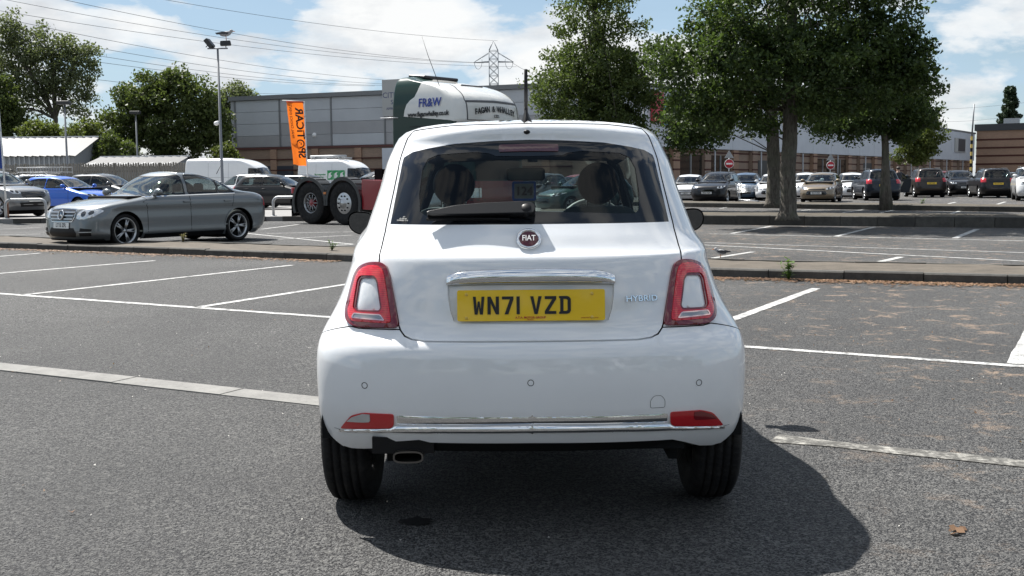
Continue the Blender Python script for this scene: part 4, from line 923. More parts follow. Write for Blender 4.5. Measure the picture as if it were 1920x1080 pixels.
    # front lamps, so that the car is whole from another side
    [patch(L,'headlamp',LAMPC,R,UF(L,circ((.60,.66),.085,20),True),[],.01,.02,.05,sd) for sd in 'RL']; patch(L,'front_grille',BLACK,R,UF(L,[(0,.30),(.42,.30),(.46,.42),(0,.42)],True),[],.004,.01,.06)
    # door mirrors
    for sx in (-1,1):
        m=MB(); V=[];Fc=[];nu=24
        prof=[(0,.10),(.35,.095),(.7,.075),(.92,.04),(1.0,.0),(1.0,-.02)]
        for rr,yy in prof:
            for i in range(nu):
                a=2*math.pi*i/nu; c,s=math.cos(a),math.sin(a); V.append((sx*.0+sx*.082*rr*math.copysign(abs(c)**.8,c),yy,.064*rr*math.copysign(abs(s)**.85,s)+.012*rr*c))
        for j in range(len(prof)-1):
            for i in range(nu):
                f=(j*nu+i,j*nu+(i+1)%nu,(j+1)*nu+(i+1)%nu,(j+1)*nu+i); Fc.append(f if sx<0 else f[::-1])
        m.add(V,Fc,0,True); m.tube([(-sx*.05,.03,-.03),(-sx*.12,.05,-.06)],[.03,.035],10); o=m.build('door_mirror',GLOSSB,R); o.location=(sx*.885,2.25,.972)
        g=MB(); pts=[(sx*.076*math.copysign(abs(math.cos(a))**.8,math.cos(a)),.058*math.copysign(abs(math.sin(a))**.85,math.sin(a))+.012*math.cos(a)) for a in np.linspace(0,2*math.pi,28,endpoint=False)]
        g.prism(pts,-.012,-.008); q=g.build('mirror_glass',MIRG,o); q.rotation_euler=(math.radians(5),0,math.radians(3) if sx<0 else math.radians(-3)) ; q.location=(0,-.008,0)
    # seats
    for sx in (-1,1):
        s=MB(); s.prism(roundp([(-.25,.45),(.25,.45),(.245,.85),(.21,1.0),(.15,1.065),(-.15,1.065),(-.21,1.0),(-.245,.85)],.05,3),1.70,1.82); s.box((0,2.0,.42),(.5,.6,.16)); o=s.build('front_seat',SEATG,R,bevel=.035,seg=3); o.location=(sx*.36,0,0)
        s=MB(); s.lathe([(0,.045),(.07,.042),(.098,.025),(.105,0),(.100,-.03),(.088,-.036),(.084,-.032),(.05,-.042),(0,-.045)],ax='y',n=40); q=s.build('headrest',SEAT,o); q.location=(0,1.76,1.178)
        s=MB(); s.tube([(-.055,1.76,1.03),(-.055,1.76,1.15)],.006,8); s.tube([(.055,1.76,1.03),(.055,1.76,1.15)],.006,8); s.build('headrest_posts',CHROME,o)
    s=MB(); s.box((0,.98,.72),(1.1,.12,.44)); s.box((0,1.2,.45),(1.1,.45,.14)); s.build('rear_bench',SEAT,R,bevel=.03)
    s=MB(); s.box((0,.60,.93),(1.0,.62,.02)); s.build('parcel_shelf',DARK,R)
    s=MB(); s.prism([(2.35,.80),(2.42,.98),(2.55,1.02),(2.95,1.0),(2.95,.6),(2.4,.6)],-.62,.62,ax='x'); s.build('dashboard',mat('dash',(.05,.052,.055),.6),R)
    s=MB(); s.lathe([(.18+.014*math.cos(a),.014*math.sin(a)) for a in np.linspace(0,2*math.pi,9)[:-1]],ax='y',n=32,close=True); s.box((0,.01,0),(.32,.02,.04)); s.lathe([(0,-.02),(.06,-.015),(.065,.02)],ax='y',n=16); o=s.build('steering_wheel',mat('steer_grey',(.45,.45,.43),.5),R); o.location=(.36,2.16,.92); o.rotation_euler=(math.radians(-24),0,0)
    s=MB(); s.prism(roundp([(-.103,-.034),(.103,-.034),(.103,.034),(-.103,.034)],.018,3),-.02,.005); o=s.build('cabin_mirror',BLACK,R,bevel=.003); o.location=(0,2.14,1.228)
    s=MB(); s.prism(roundp([(-.094,-.027),(.094,-.027),(.094,.027),(-.094,.027)],.014,3),-.0225,-.021); s.build('mirror_glass',mat('dim_mirror',(.05,.055,.06),.05,.6),o)
    T=MB(); rr=roundp([(-.064,-.052),(.064,-.052),(.064,.052),(-.064,.052)],.012,3); T.prism(rr,-.003,.003,holes=[offp(rr,-.012)])
    tg=T.build('tag',mat('tag_blue',(.01,.22,.95),.4),None); tag(tg,'blue framed hanging card marked 124 below the rear view mirror of the white car','tag')
    T=MB(); T.prism(offp(rr,-.0125),-.002,.0); T.build('tag_card',mat('tag_card',(.55,.58,.55),.6),tg); text('tag_number','124',.062,INK,tg,Matrix.Translation((0,-.004,-.002)),.0008,.0015)
    tg.location=(.0655-.009+.013,3.72+2.13,1.209)
    return R
FIATCAR=build_fiat()
# ---------------------------------------------------------------- other vehicles
def spec(kind):
    if kind=='hatch': return dict(L=Loft(W=[(.19,.80),(.35,.845),(.60,.86),(.80,.855),(.92,.83),(1.0,.785),(1.2,.70),(1.36,.61),(1.42,.52),(1.455,.33),(1.47,.02)],
        yR=[(.19,.14),(.45,0),(.62,.02),(.9,.07),(1.0,.13),(1.34,.40),(1.40,.44),(1.45,.8),(1.47,1.6)],yF=[(.19,3.86),(.4,3.95),(.60,3.90),(.72,3.78),(.82,3.45),(.92,3.05),(1.0,2.78),(1.35,2.12),(1.42,1.92),(1.455,1.75),(1.47,1.64)],LR=.45,nR=2.9,LF=[(.19,.55),(.7,.7),(1.0,.55),(1.47,.4)],nF=[(.19,2.7),(.9,2.6),(1.1,2.9),(1.47,2.3)]),
        side=[[(.62,1.04),(1.50,1.0),(1.50,1.365),(1.05,1.36),(.72,1.27)],[(1.57,1.0),(2.62,.985),(2.12,1.30),(1.85,1.365),(1.57,1.37)]],rear=[(0,1.0),(.60,1.02),(.66,1.06),(.54,1.31),(0,1.345)],front=[(0,1.0),(.66,1.02),(.53,1.33),(0,1.36)],
        tail=[(.60,.70),(.80,.70),(.77,.97),(.60,.97)],head=[(.46,.62),(.70,.64),(.83,.76),(.60,.735),(.46,.68)],grille=[(0,.36),(.46,.36),(.50,.43),(.44,.55),(0,.56)],slot=[(0,.615),(.40,.625),(.40,.675),(0,.665)],wheels=(.70,3.16),r=.305,ww=.19,seams=(1.535,2.70,.66),plz=(.70,.46),seat=(1.05,1.95,1.17),mir=(2.48,1.03),hb=.36)
    if kind=='suv': return dict(L=Loft(W=[(.24,.82),(.42,.89),(.70,.915),(.95,.90),(1.05,.865),(1.12,.82),(1.40,.73),(1.54,.66),(1.60,.56),(1.64,.35),(1.66,.02)],
        yR=[(.24,.16),(.5,0),(.75,.03),(1.0,.08),(1.12,.15),(1.52,.40),(1.58,.42),(1.63,.7),(1.66,1.8)],yF=[(.24,4.25),(.45,4.38),(.75,4.34),(.90,4.22),(1.0,3.85),(1.08,3.4),(1.14,3.1),(1.50,2.42),(1.58,2.2),(1.63,1.98),(1.66,1.85)],LR=.45,nR=3.2,LF=[(.24,.5),(.8,.6),(1.1,.55),(1.66,.4)],nF=[(.24,3.0),(.95,2.8),(1.2,3.0),(1.66,2.4)]),
        side=[[(.70,1.17),(1.75,1.13),(1.75,1.53),(1.15,1.53),(.80,1.45)],[(1.82,1.13),(2.95,1.11),(2.46,1.46),(2.2,1.53),(1.82,1.54)]],rear=[(0,1.13),(.64,1.15),(.70,1.19),(.60,1.50),(0,1.54)],front=[(0,1.14),(.70,1.16),(.60,1.50),(0,1.54)],
        tail=[(.62,.88),(.88,.88),(.84,1.10),(.62,1.09)],head=[(.50,.80),(.74,.80),(.86,.93),(.64,.915),(.50,.88)],grille=[(0,.66),(.40,.66),(.50,.72),(.48,.86),(0,.88)],slot=[(0,.36),(.55,.36),(.60,.50),(0,.52)],wheels=(.82,3.48),r=.345,ww=.22,seams=(1.785,3.0,.80),plz=(.80,.58),seat=(1.3,2.2,1.36),mir=(2.78,1.18),hb=.45)
    if kind=='saloon': return dict(L=Loft(W=[(.16,.80),(.28,.875),(.40,.872),(.55,.878),(.70,.873),(.80,.886),(.84,.884),(.90,.862),(.97,.815),(1.0,.79),(1.2,.715),(1.32,.645),(1.39,.56),(1.43,.38),(1.447,.02)],
        yR=[(.16,.22),(.40,.02),(.60,0),(.85,.05),(.95,.10),(1.0,.22),(1.03,.48),(1.06,.68),(1.20,1.02),(1.34,1.42),(1.39,1.62),(1.43,1.95),(1.447,2.3)],yF=[(.16,4.50),(.32,4.59),(.55,4.57),(.68,4.54),(.76,4.47),(.81,4.34),(.86,4.06),(.92,3.66),(.97,3.32),(1.02,3.14),(1.25,2.78),(1.36,2.58),(1.41,2.46),(1.447,2.32)],LR=[(.16,.5),(.9,.5),(1.05,.6),(1.447,.4)],nR=[(.16,2.7),(1.0,2.9),(1.447,2.3)],LF=[(.16,.42),(.6,.42),(.76,.60),(.95,.75),(1.02,.55),(1.447,.3)],nF=[(.16,2.9),(.75,2.9),(.9,3.4),(1.447,2.3)]),
        side=[[(1.02,1.02),(1.42,1.0),(1.42,1.29),(1.28,1.22)],[(1.46,1.0),(2.20,.98),(2.20,1.37),(1.80,1.37),(1.46,1.305)],[(2.30,.98),(3.25,.965),(2.92,1.19),(2.68,1.34),(2.30,1.375)]],rear=[(0,1.07),(.62,1.07),(.50,1.30),(0,1.335)],front=[(0,1.0),(.66,1.015),(.50,1.33),(0,1.355)],
        tail=[(.55,.72),(.84,.72),(.80,.90),(.58,.90)],head=[(.45,.57),(.60,.55),(.80,.60),(.865,.71),(.78,.755),(.56,.73),(.47,.68)],grille=[(0,.52),(.34,.52),(.40,.60),(.41,.70),(.37,.735),(0,.75)],slot=[(0,.235),(.40,.235),(.45,.30),(.38,.40),(0,.40)],wheels=(.98,3.74),r=.325,ww=.235,seams=(2.215,3.25,1.06),plz=(.72,.445),seat=(1.65,2.5,1.12),mir=(3.0,1.0),hb=.36)
    if kind=='van': return dict(L=Loft(W=[(.25,.90),(.45,.99),(.9,1.02),(1.4,1.01),(2.0,.96),(2.40,.90),(2.52,.80),(2.57,.6),(2.60,.02)],
        yR=[(.25,.10),(.5,0),(1.4,.02),(2.45,.10),(2.56,.25),(2.60,1.5)],yF=[(.25,5.85),(.6,5.95),(.95,5.90),(1.12,5.70),(1.28,5.28),(1.36,5.12),(2.05,4.55),(2.35,4.05),(2.50,3.5),(2.57,3.0),(2.60,2.6)],LR=.25,nR=4.,LF=[(.25,.6),(1.2,.7),(1.6,.5),(2.6,.4)],nF=[(.25,2.9),(1.3,2.8),(2.6,3.)],B=[(.25,.02),(2.6,.02)]),
        side=[[(4.08,1.33),(5.02,1.30),(4.86,1.55),(4.55,1.98),(4.08,2.0)]],rear=None,front=[(0,1.38),(.80,1.39),(.72,2.02),(0,2.06)],
        tail=[(.86,.9),(.98,.9),(.97,1.4),(.86,1.4)],head=[(.55,.82),(.78,.84),(.92,1.10),(.70,1.05),(.55,.95)],grille=[(0,.72),(.42,.72),(.46,.98),(0,.99)],slot=[(0,.42),(.6,.42),(.6,.55),(0,.55)],wheels=(1.05,4.95),r=.345,ww=.22,seams=(4.02,5.08,2.85),plz=(.9,.60),seat=(4.2,4.3,1.75),mir=(4.98,1.45),hb=.5)
GL_D=glass('tinted_glass',(.30,.36,.36),.045); GL_L=glass('car_glass',(.60,.68,.67),.05)
PAINT_PARTS={'body_shell','door_panel','mirror_housing'}
def car_proto(kind,res=.09,dark=False,spokes=5,detail=False):
    S=spec(kind); L=S['L']; z0,z1=L.z0,L.z1; R=bpy.data.objects.new('car_proto',None); COL.objects.link(R); base=paint('paint_base',(.5,.5,.5)); gl=GL_D if dark else GL_L
    ar=[]; W1,W2=S['wheels']; r=S['r']
    for y in (W1,W2): ar.append(US(L,[(y+(r+.045)*math.cos(a),max(r+(r+.045)*math.sin(a),z0-.01)) for a in np.linspace(-.5,math.pi+.5,22)]))
    wins=[US(L,roundp(q,.05,3),True) for q in S['side']]; fr=UF(L,S["front"],False); rw=UR(L,S['rear']) if S['rear'] else None
    holes=ar+wins+[fr]+([rw] if rw else []); dom=[(0,z0+.001),(3,z0+.001),(3,z1),(0,z1)]
    patch(L,'body_shell',base,R,dom,holes,0,.012,res); patch(L,'inner_lining',DARK,R,dom,holes,-.03,0,res*1.6)
    for sd in 'RL':
        for q in wins: patch(L,'side_window',gl,R,q,[],-.004,0,res*1.5,sd)
    patch(L,'windscreen',GL_L,R,fr,[],-.003,0,res*1.5)
    if rw: patch(L,'rear_window',gl,R,rw,[],-.003,0,res*1.5)
    # frame round the side glass
    for q in S['side']:
        qq=roundp(q,.05,3); [patch(L,'window_trim',BLACK,R,US(L,offp(qq,.014),True),[US(L,qq,True)],.002,.004,res,sd) for sd in 'RL']
    for sd in ('R','L'):
        h=patch(L,'headlamp',LAMPC,R,UF(L,roundp(S['head'],.04,3),True),[],.006,.012,res*.7,sd,bulge=.006)
        hd=np.array(S['head']).mean(0); patch(L,'lamp_bowl',mat('lamp_bowl',(.06,.065,.07),.1,.6,coat=1),h,UF(L,circ((hd[0]-.04,hd[1]),.05,14),True),[],.013,.004,.04,sd); patch(L,'lamp_bowl',mat('lamp_bowl'),h,UF(L,circ((hd[0]+.09,hd[1]+.02),.04,14),True),[],.013,.004,.04,sd)
        patch(L,'tail_lamp',REDL,R,UR(L,roundp(S['tail'],.03,3),True),[],.006,.012,res*.7,sd)
    patch(L,'grille',GLOSSB,R,UF(L,S['grille'],True),[],.004,.008,res); patch(L,'lower_grille',BLACK,R,UF(L,S['slot'],True),[],.004,.008,res)
    zb=z0+.001
    patch(L,'rear_valance',BLACK,R,UR(L,[(0,zb),(.62,zb),(.66,zb+.15),(0,zb+.17)],True),[],.004,.008,res)
    # seams and handles
    a,b,c=S['seams']; zt=min(q[1] for q in S['side'][-1]); zl=z0+.12
    for y in (a,b):
        for sd in 'RL': patch(L,'door_seam',BLACK,R,US(L,[(y,zl),(y+.012,zl),(y+.012,zt),(y,zt)],True),[],.001,0,res,sd)
    if kind!='van':
        for sd in 'RL':
            patch(L,'door_seam',BLACK,R,US(L,[(c+.10,.72),(c+.112,.72),(c+.02,zt+.02),(c+.008,zt+.02)],True),[],.001,0,res,sd)
            patch(L,'sill',BLACK,R,US(L,[(W1+r+.08,zb),(W2-r-.08,zb),(W2-r-.08,zb+.09),(W1+r+.08,zb+.09)],True),[],.003,0,res,sd)
    for y in (a+.10,b-.95 if False else c+.22):
        for sx in (1,-1):
            if kind=='van' and y!=a+.10: continue
            u=float(L.side(np.array([y]),np.array([zt-.12]))[0]); p=L.pos(u,zt-.12); hd=MB(); hd.box((0,0,0),(.03,.19,.03)); o=hd.build('door_handle',base if kind!='van' else BLACK,R,bevel=.008); o.location=(sx*(p[0]+.012),y,zt-.12)
    # mirrors
    my,mz=S['mir']; mx=float(L.pos(float(L.side(np.array([my]),np.array([mz]))[0]),mz)[0])
    for sx in (1,-1):
        m=MB(); m.ell((sx*(mx+.16),my,mz+.04),(.115,.07,.075) if kind!='van' else (.10,.08,.17),14,8); m.tube([(sx*(mx-.02),my+.02,mz-.02),(sx*(mx+.10),my,mz)],[.03,.03],6); m.build('mirror_housing',base if not kind=='van' else BLACK,R)
        g=MB(); g.ell((sx*(mx+.16),my-.052,mz+.04),(.09,.02,.058) if kind!='van' else (.08,.02,.13),12,6); g.build('mirror_glass',MIRG,R)
    # wheels and inside
    for y in (W1,W2):
        for sx in (1,-1): wheel(R,sx*(float(L.pos(1.5,r+.1)[0])-S['ww']/2-.02),y,r,S['ww'],r*(.76 if kind=='saloon' else .70),spokes,ALLOY if spokes<=8 else STEEL,sx,spoke_w=(.075 if kind=='saloon' else .12) if spokes<=8 else .06,nseg=28)
    u=MB(); ln=float(L.k['yF'](np.array([.45]))[0]); wd=float(L.pos(1.5,.4)[0]); u.box((0,ln/2,z0+.06),(2*wd-.50,ln-.9,.10))
    for y in (W1,W2):
        u.box((0,y,r+.05),(2*wd-.52,2*r+.1,r+.25))
    u.build('underbody',DARK,R)
    ys1,ys2,zh=S['seat']; s=MB()
    for y in ((ys1,ys2) if kind!='van' else (ys2,)):
        for sx in (-.37,.37):
            s.box((sx,y,zh-.42),(.46,.14,.55)); s.box((sx,y-.02,zh),(.26,.09,.17))
    s.build('seats',SEAT,R,bevel=.04)
    s=MB(); yd=my-.02; s.box((0,yd+.28,zt-.10),(2*wd-.36,.62,.22)); s.build('dashboard',DARK,R,bevel=.03)
    if kind=='van':
        for z in (1.1,1.5): [patch(L,'side_swage',mat('van_seam',(.35,.36,.37),.5),R,US(L,[(.5,z),(3.95,z),(3.95,z+.02),(.5,z+.02)],True),[],.001,0,res*2,sd) for sd in 'RL']
        for y in (1.6,2.85): [patch(L,'side_swage',mat('van_seam'),R,US(L,[(y,.5),(y+.018,.5),(y+.018,2.3),(y,2.3)],True),[],.001,0,res*2,sd) for sd in 'RL']
        patch(L,'bumper',mat('grey_bumper',(.10,.10,.105),.6),R,UF(L,[(0,.27),(.85,.27),(.93,.5),(.9,.66),(0,.68)],True),[],.005,.01,res*1.5)
    if kind=='suv':
        for sx in (1,-1):
            t=MB(); t.tube([(sx*.60,.75,1.585),(sx*.60,.85,1.65),(sx*.60,2.2,1.66),(sx*.60,2.35,1.595)],.018,6); t.build('roof_rail',mat('rail_black',(.03,.03,.03),.4),R)
    a=MB(); a.tube([(0,.85,z1-.05),(0,.72,z1+.14)],[.008,.004],6); a.build('roof_aerial',BLACK,R)
    R['L']=kind; return R,S
PROT={}
def proto(key,*a,**k):
    if key not in PROT: PROT[key]=car_proto(*a,**k)
    return PROT[key]
USEDP=set()
def place(key,name,label,cat,x,y,fwd,pm,scale=(1,1,1),z=0,group='cars parked in the car park',plate_txt=None,end='front',skip=(),yellow=None):
    P,S=PROT[key]
    R=copy_tree(P); R.name=name; R.location=(x,y,z); R.rotation_euler=(0,0,math.atan2(-fwd[0],fwd[1])); R.scale=scale; del R['L']; tag(R,label,cat,group)
    bpy.context.view_layer.update()
    for o in [c for c in bpy.data.objects if c.parent==R]:
        if any(o.name.split('.')[0]==k for k in skip): bpy.data.objects.remove(o); continue
        if o.data is not None and o.material_slots and o.material_slots[0].material and o.material_slots[0].material.name=='paint_base':
            o.material_slots[0].link='OBJECT'; o.material_slots[0].material=pm
    if plate_txt:
        zr,zf=S['plz']
        if end=='front': plate(R,S['L'],'F',zf,plate_txt,False if yellow is None else yellow)
        else: plate(R,S['L'],'R',zr,plate_txt,True if yellow is None else yellow)
    return R
def centre(key,px,D,fwd,scale=1.):
    "origin so that the middle of the car stands at pixel column px and depth D"
    S=PROT[key][1]; l=float(S['L'].k['yF'](np.array([.45]))[0])*scale/2; n=math.hypot(*fwd); return PD(px,D)-fwd[0]/n*l, D-fwd[1]/n*l
proto('hatch','hatch',.10); proto('hatchd','hatch',.10,True,8); proto('suv','suv',.10,True,5); proto('saloon','saloon',.06,False,5); proto('van','van',.16,False,12)
P_=lambda n,c,m=.0: paint('paint_'+n,c,m)
GREYM=P_('graphite',(.15,.165,.175),.6); SILV=P_('silver_grey',(.16,.165,.17),.5); BLUE=P_('bright_blue',(.006,.10,.52),.25); PW_=P_('car_white',(.74,.75,.76)); PBLK=P_('car_black',(.008,.008,.010)); PNAVY=P_('dark_navy',(.012,.018,.03),.3); PGOLD=P_('bronze_gold',(.22,.175,.12),.5); PLBL=P_('pale_blue',(.08,.13,.20),.5); PMAR=P_('maroon',(.16,.03,.03),.3); PBRN=P_('dark_brown',(.035,.028,.025),.4); PRED=P_('car_red',(.30,.015,.02)); PGRN=P_('dark_green',(.012,.05,.05),.3); PDG=P_('dark_grey',(.05,.052,.055),.4)
# grey saloon, left
f=(-math.cos(math.radians(54)),-math.sin(math.radians(54))); fx,fy=PD(234,21.7),21.7
# front left wheel centre is 3.74 ahead of the tail and .76 to the left
lft=(-f[1],f[0]); ox=fx-f[0]*3.74-lft[0]*.76; oy=fy-f[1]*3.74-lft[1]*.76
SAL=place('saloon','saloon_car','dark silver grey saloon with a star badge in its grille parked beyond the kerb','car',ox,oy,f,GREYM,(1,1.02,1.045),plate_txt='LT13 ZFL')
def saloon_front(R,S):
    L=S['L']; g=[o for o in bpy.data.objects if o.parent==R and o.name.startswith('grille')][0]
    for k,z in enumerate((.565,.625,.685)):
        w=.36+.02*k; patch(L,'grille_bar',ALLOY,g,UF(L,[(0,z-.011),(w,z-.011),(w+.01,z+.012),(0,z+.012)],True),[],.022,.012,.05)
    q=[(0,.512),(.345,.512),(.41,.595),(.42,.705),(.375,.745),(0,.76)]; patch(L,'grille_frame',CHROME,g,UF(L,q,True),[UF(L,S['grille'],True)],.012,.014,.05)
    M=surfM(L,0,.635,.03,'F'); b=MB(); b.lathe([(.078,0),(.080,-.012),(.088,-.016),(.096,-.010),(.097,0)],ax='y',n=32); b.lathe([(0,-.002),(.08,-.002)],ax='y',n=24,mi=1)
    for k in range(3):
        a=math.pi/2+k*2*math.pi/3; c,s=math.cos(a),math.sin(a); b.add([(c*.082,-.010,s*.082),(-s*.018+c*.008,-.006,c*.018+s*.008),(0,-.018,0),(s*.018+c*.008,-.006,-c*.018+s*.008)],[(0,1,2),(0,2,3)],0)
    o=b.build('star_badge',[CHROME,GLOSSB],g); o.matrix_local=M
    for sd in ('R','L'):
        i=patch(L,'side_intake',BLACK,R,UF(L,[(.52,.25),(.76,.26),(.78,.38),(.56,.40)],True),[],.006,.01,.05,sd); patch(L,'intake_fin',ALLOY,i,UF(L,[(.54,.315),(.775,.32),(.775,.335),(.54,.33)],True),[],.014,.008,.05,sd)
    patch(L,'front_splitter',BLACK,R,UF(L,[(0,.163),(.80,.163),(.82,.195),(0,.195)],True),[],.012,.012,.06)
    for sd in 'RL': patch(L,'belt_chrome',CHROME,R,US(L,[(1.02,.985),(3.28,.945),(3.28,.960),(1.02,1.003)],True),[],.006,.006,.08,sd); patch(L,'side_crease',GREYM,R,US(L,[(1.3,.36),(3.3,.30),(3.3,.312),(1.3,.375)],True),[],.010,.012,.08,sd)
    patch(L,'bonnet_seam',BLACK,R,UF(L,[(.44,.725),(.52,.745),(.66,.80),(.72,.87),(.71,.93),(.70,.93),(.71,.87),(.65,.805),(.515,.752),(.44,.732)],True),[],.001,0,.05)
    [patch(L,'rear_arch_lip',GREYM,R,US(L,[(.98+(.345+.05)*math.cos(a),.325+(.345+.05)*math.sin(a)) for a in np.linspace(.05,math.pi-.05,20)]+[(.98+.372*math.cos(a),.325+.372*math.sin(a)) for a in np.linspace(math.pi-.05,.05,20)],True),[],.012,.012,.06,sd) for sd in 'RL']
saloon_front(SAL,PROT['saloon'][1])
FZ=.15
def put(key,name,label,px,D,fwd,pm,z=0,sc=(1,1,1),txt=None,end='front',skip=(),cat='car',grp='cars parked in the car park'):
    x,y=centre(key,px,D,fwd,sc[1]); return place(key,name,label,cat,x,y,fwd,pm,sc,z,grp,txt,end,skip)
GF='cars parked on the forecourt'
a=put('suv','parked_suv','silver grey small SUV with black wheels at the left edge behind the hoop barrier',-6,39.0,(.87,-.49),SILV,FZ,(.95,.93,1.0),'EY18',grp=GF)
put('hatchd','parked_car','bright blue hatchback with a black mirror parked behind the grey saloon',128,43.5,(.93,-.36),BLUE,FZ,(1,1.03,.98),grp=GF)
put('suv','parked_suv','white estate car with roof rails behind the blue hatchback, nearest the left edge',10,50,(.93,-.36),PW_,FZ,(1,1,.98),grp=GF)
wv=put('suv','parked_car','white estate car with a ladder rack on its roof behind the blue hatchback',98,54,(.97,-.25),PW_,FZ,(1,1,.98),grp=GF)
put('hatchd','parked_car','dark grey hatchback with a rear roof spoiler behind the bonnet of the grey saloon',208,47.5,(.95,-.3),PDG,FZ,(1.02,1.08,1.06),grp=GF)
put('hatchd','parked_car','small white hatchback with a round red tail lamp behind the boot of the grey saloon',455,49,(-.80,.60),PW_,FZ,(.98,.98,1.02),grp=GF)
put('hatchd','parked_car','glossy black hatchback with a chrome door pillar beside the lorry wheels',527,45.5,(.95,-.3),PBLK,FZ,(1,1.03,.98),grp=GF)
put('hatchd','parked_car','black estate car behind the glossy black hatchback and the orange flag',590,52.5,(.95,-.3),PBLK,FZ,(1,1.06,1.0),grp=GF)
put('hatch','parked_car','black hatchback with a sunlit windscreen behind the lorry chassis',700,41.5,(-.86,-.5),PBLK,FZ,(1,1,1.03),grp=GF)
va=put('van','white_van','plain white high roofed panel van behind the lamp post','%',68,(.97,-.24),PW_,0,cat='van',grp='white vans by the warehouse') if False else None
x,y=centre('van',447,63.5,(.975,-.22)); va=place('van','white_van','plain white high roofed panel van parked behind the lamp post','van',x,y,(.975,-.22),PW_,(1,1,1.03),0,'white vans by the warehouse')
x,y=centre('van',648,67,(.90,-.44)); vb=place('van','white_van','white panel van with green lettering on its side and a roof tube','van',x,y,(.90,-.44),PW_,(1,.93,1.02),0,'white vans by the warehouse')
GRN=mat('sign_green',(.02,.30,.09),.5)
Mv=Matrix.Translation((1.03,0,0))@Matrix.Rotation(math.pi/2,4,'Z')
text('van_lettering','aic',.62,GRN,vb,Mv@Matrix.Translation((.95,0,1.55)),.004,.012); 
for k,s in enumerate(('The Independent','Installation','Company')): text('van_lettering',s,.13,GRN,vb,Mv@Matrix.Translation((1.95,0,1.66-.15*k)),.004,.002)
for k in range(3):
    q=MB(); q.box((0,0,0),(.42,.01,.55)); o=q.build('van_logo_panel',GRN,vb); o.matrix_local=Mv@Matrix.Translation((2.75+.46*k,0,1.62)); 
    t=MB(); t.prism([(-.16,-.2),(.0,-.18),(.16,-.05),(.05,.05),(.15,.2),(-.1,.1)],-.008,-.006); t.build('logo_mark',PW_,o)
q=MB(); q.tube([(.45,.8,2.72),(.45,3.6,2.72)],.09,10); q.box((0,1.2,2.64),(1.4,.06,.08)); q.box((0,3.2,2.64),(1.4,.06,.08)); q.build('roof_tube',GALV,vb)
# ladder rack
q=MB()
for xx in (-.5,.5):
    for zz in (1.74,1.98): q.tube([(xx,.6,zz),(xx,3.0,zz)],.02,6)
    for k in range(9): q.tube([(xx,.6+.3*k,1.66),(xx,.6+.3*k,1.98)],.015,5)
for k in range(9): q.tube([(-.5,.6+.3*k,1.98),(.5,.6+.3*k,1.98)],.015,5)
q.build('roof_rack',GALV,wv)
# right hand side
GR='cars parked near the shops'
T=(-.36,-.93)
put('hatch','parked_car','white hatchback half hidden by the white car\'s right mirror, beside the black crossover',1292,60,(-.25,-.97),PW_,txt='BN15',grp=GR)
put('suv','parked_suv','black crossover with chrome V shaped grille facing the camera beside the trolley',1345,54.5,(-.42,-.91),PBLK,0,(.96,.94,.95),txt='BK63 KZN',grp=GR)
put('hatch','parked_car','pale blue hatchback partly hidden behind the black crossover',1398,62,(-.30,-.95),PLBL,0,(1,1,1.05),grp=GR)
put('hatch','parked_car','white hatchback facing the camera directly left of the pair of tree trunks',1450,61,(-.30,-.95),PW_,0,(1,1,1.0),txt='WR14',grp=GR)
put('hatch','parked_car','white car with a dark windscreen behind the bronze hatchback',1512,65.5,(-.2,-.98),PW_,0,(1,1,1.04),grp=GR)
put('hatch','parked_car','bronze gold hatchback facing the camera right of the thickest trunk',1541,56,(-.40,-.92),PGOLD,0,(1,1,1.02),txt='EK10 OKR',grp=GR)
put('hatch','parked_car','white hatchback between the bronze hatchback and the dark SUV with an open door',1598,65,(-.2,-.98),PW_,0,(1,1,1.02),txt='LN12',grp=GR)
kia=put('suv','parked_suv','dark navy SUV seen from behind with its driver door open beside the slim trunk',1641,59,(.10,.995),PNAVY,0,(1,1,1.0),txt='KX23 MDE',end='rear',grp=GR)
put('suv','parked_suv','dark brown boxy off roader seen from behind, right of the open door',1733,66,(.16,.987),PBRN,0,(1,1,1.04),txt='KP07 RZX',end='rear',grp=GR)
put('hatch','parked_car','maroon hatchback showing beside the dark brown off roader',1764,73,(.16,.987),PMAR,0,(1,1,1.08),grp=GR)
put('suv','parked_suv','black small SUV with bright headlamps facing the camera beside the striped pole',1800,68,(-.22,-.975),PBLK,0,(.97,.9,.96),txt='HV65 LDU',grp=GR)
put('suv','parked_suv','black SUV with red tail lamps seen from behind in front of the brick store',1856,62.5,(.20,.98),PBLK,0,(1,1,1.0),txt='WF18 TXO',end='rear',grp=GR)
put('hatch','parked_car','dark car far off at the right in front of the brick store',1897,78,(.25,.97),PDG,grp=GR)
put('suv','parked_suv','bright white SUV cut by the right edge facing the camera',1938,55,(-.35,-.94),PW_,0,(1,1,1.02),grp=GR)
# seen through the glass of the white car
put('hatch','parked_car','red hatchback seen through the rear window of the white car',1075,52,(-.75,-.66),PRED,0,(1,1,1.02),grp=GR)
put('hatch','parked_car','dark green hatchback seen through the rear window of the white car',1095,42,(-.85,-.53),PGRN,0,(1,1,1.02),grp=GR)
put('hatch','parked_car','dark grey car seen through the window beside the hanging card',1005,46,(-.5,-.87),PDG,0,(1,1,1.05),grp=GR)
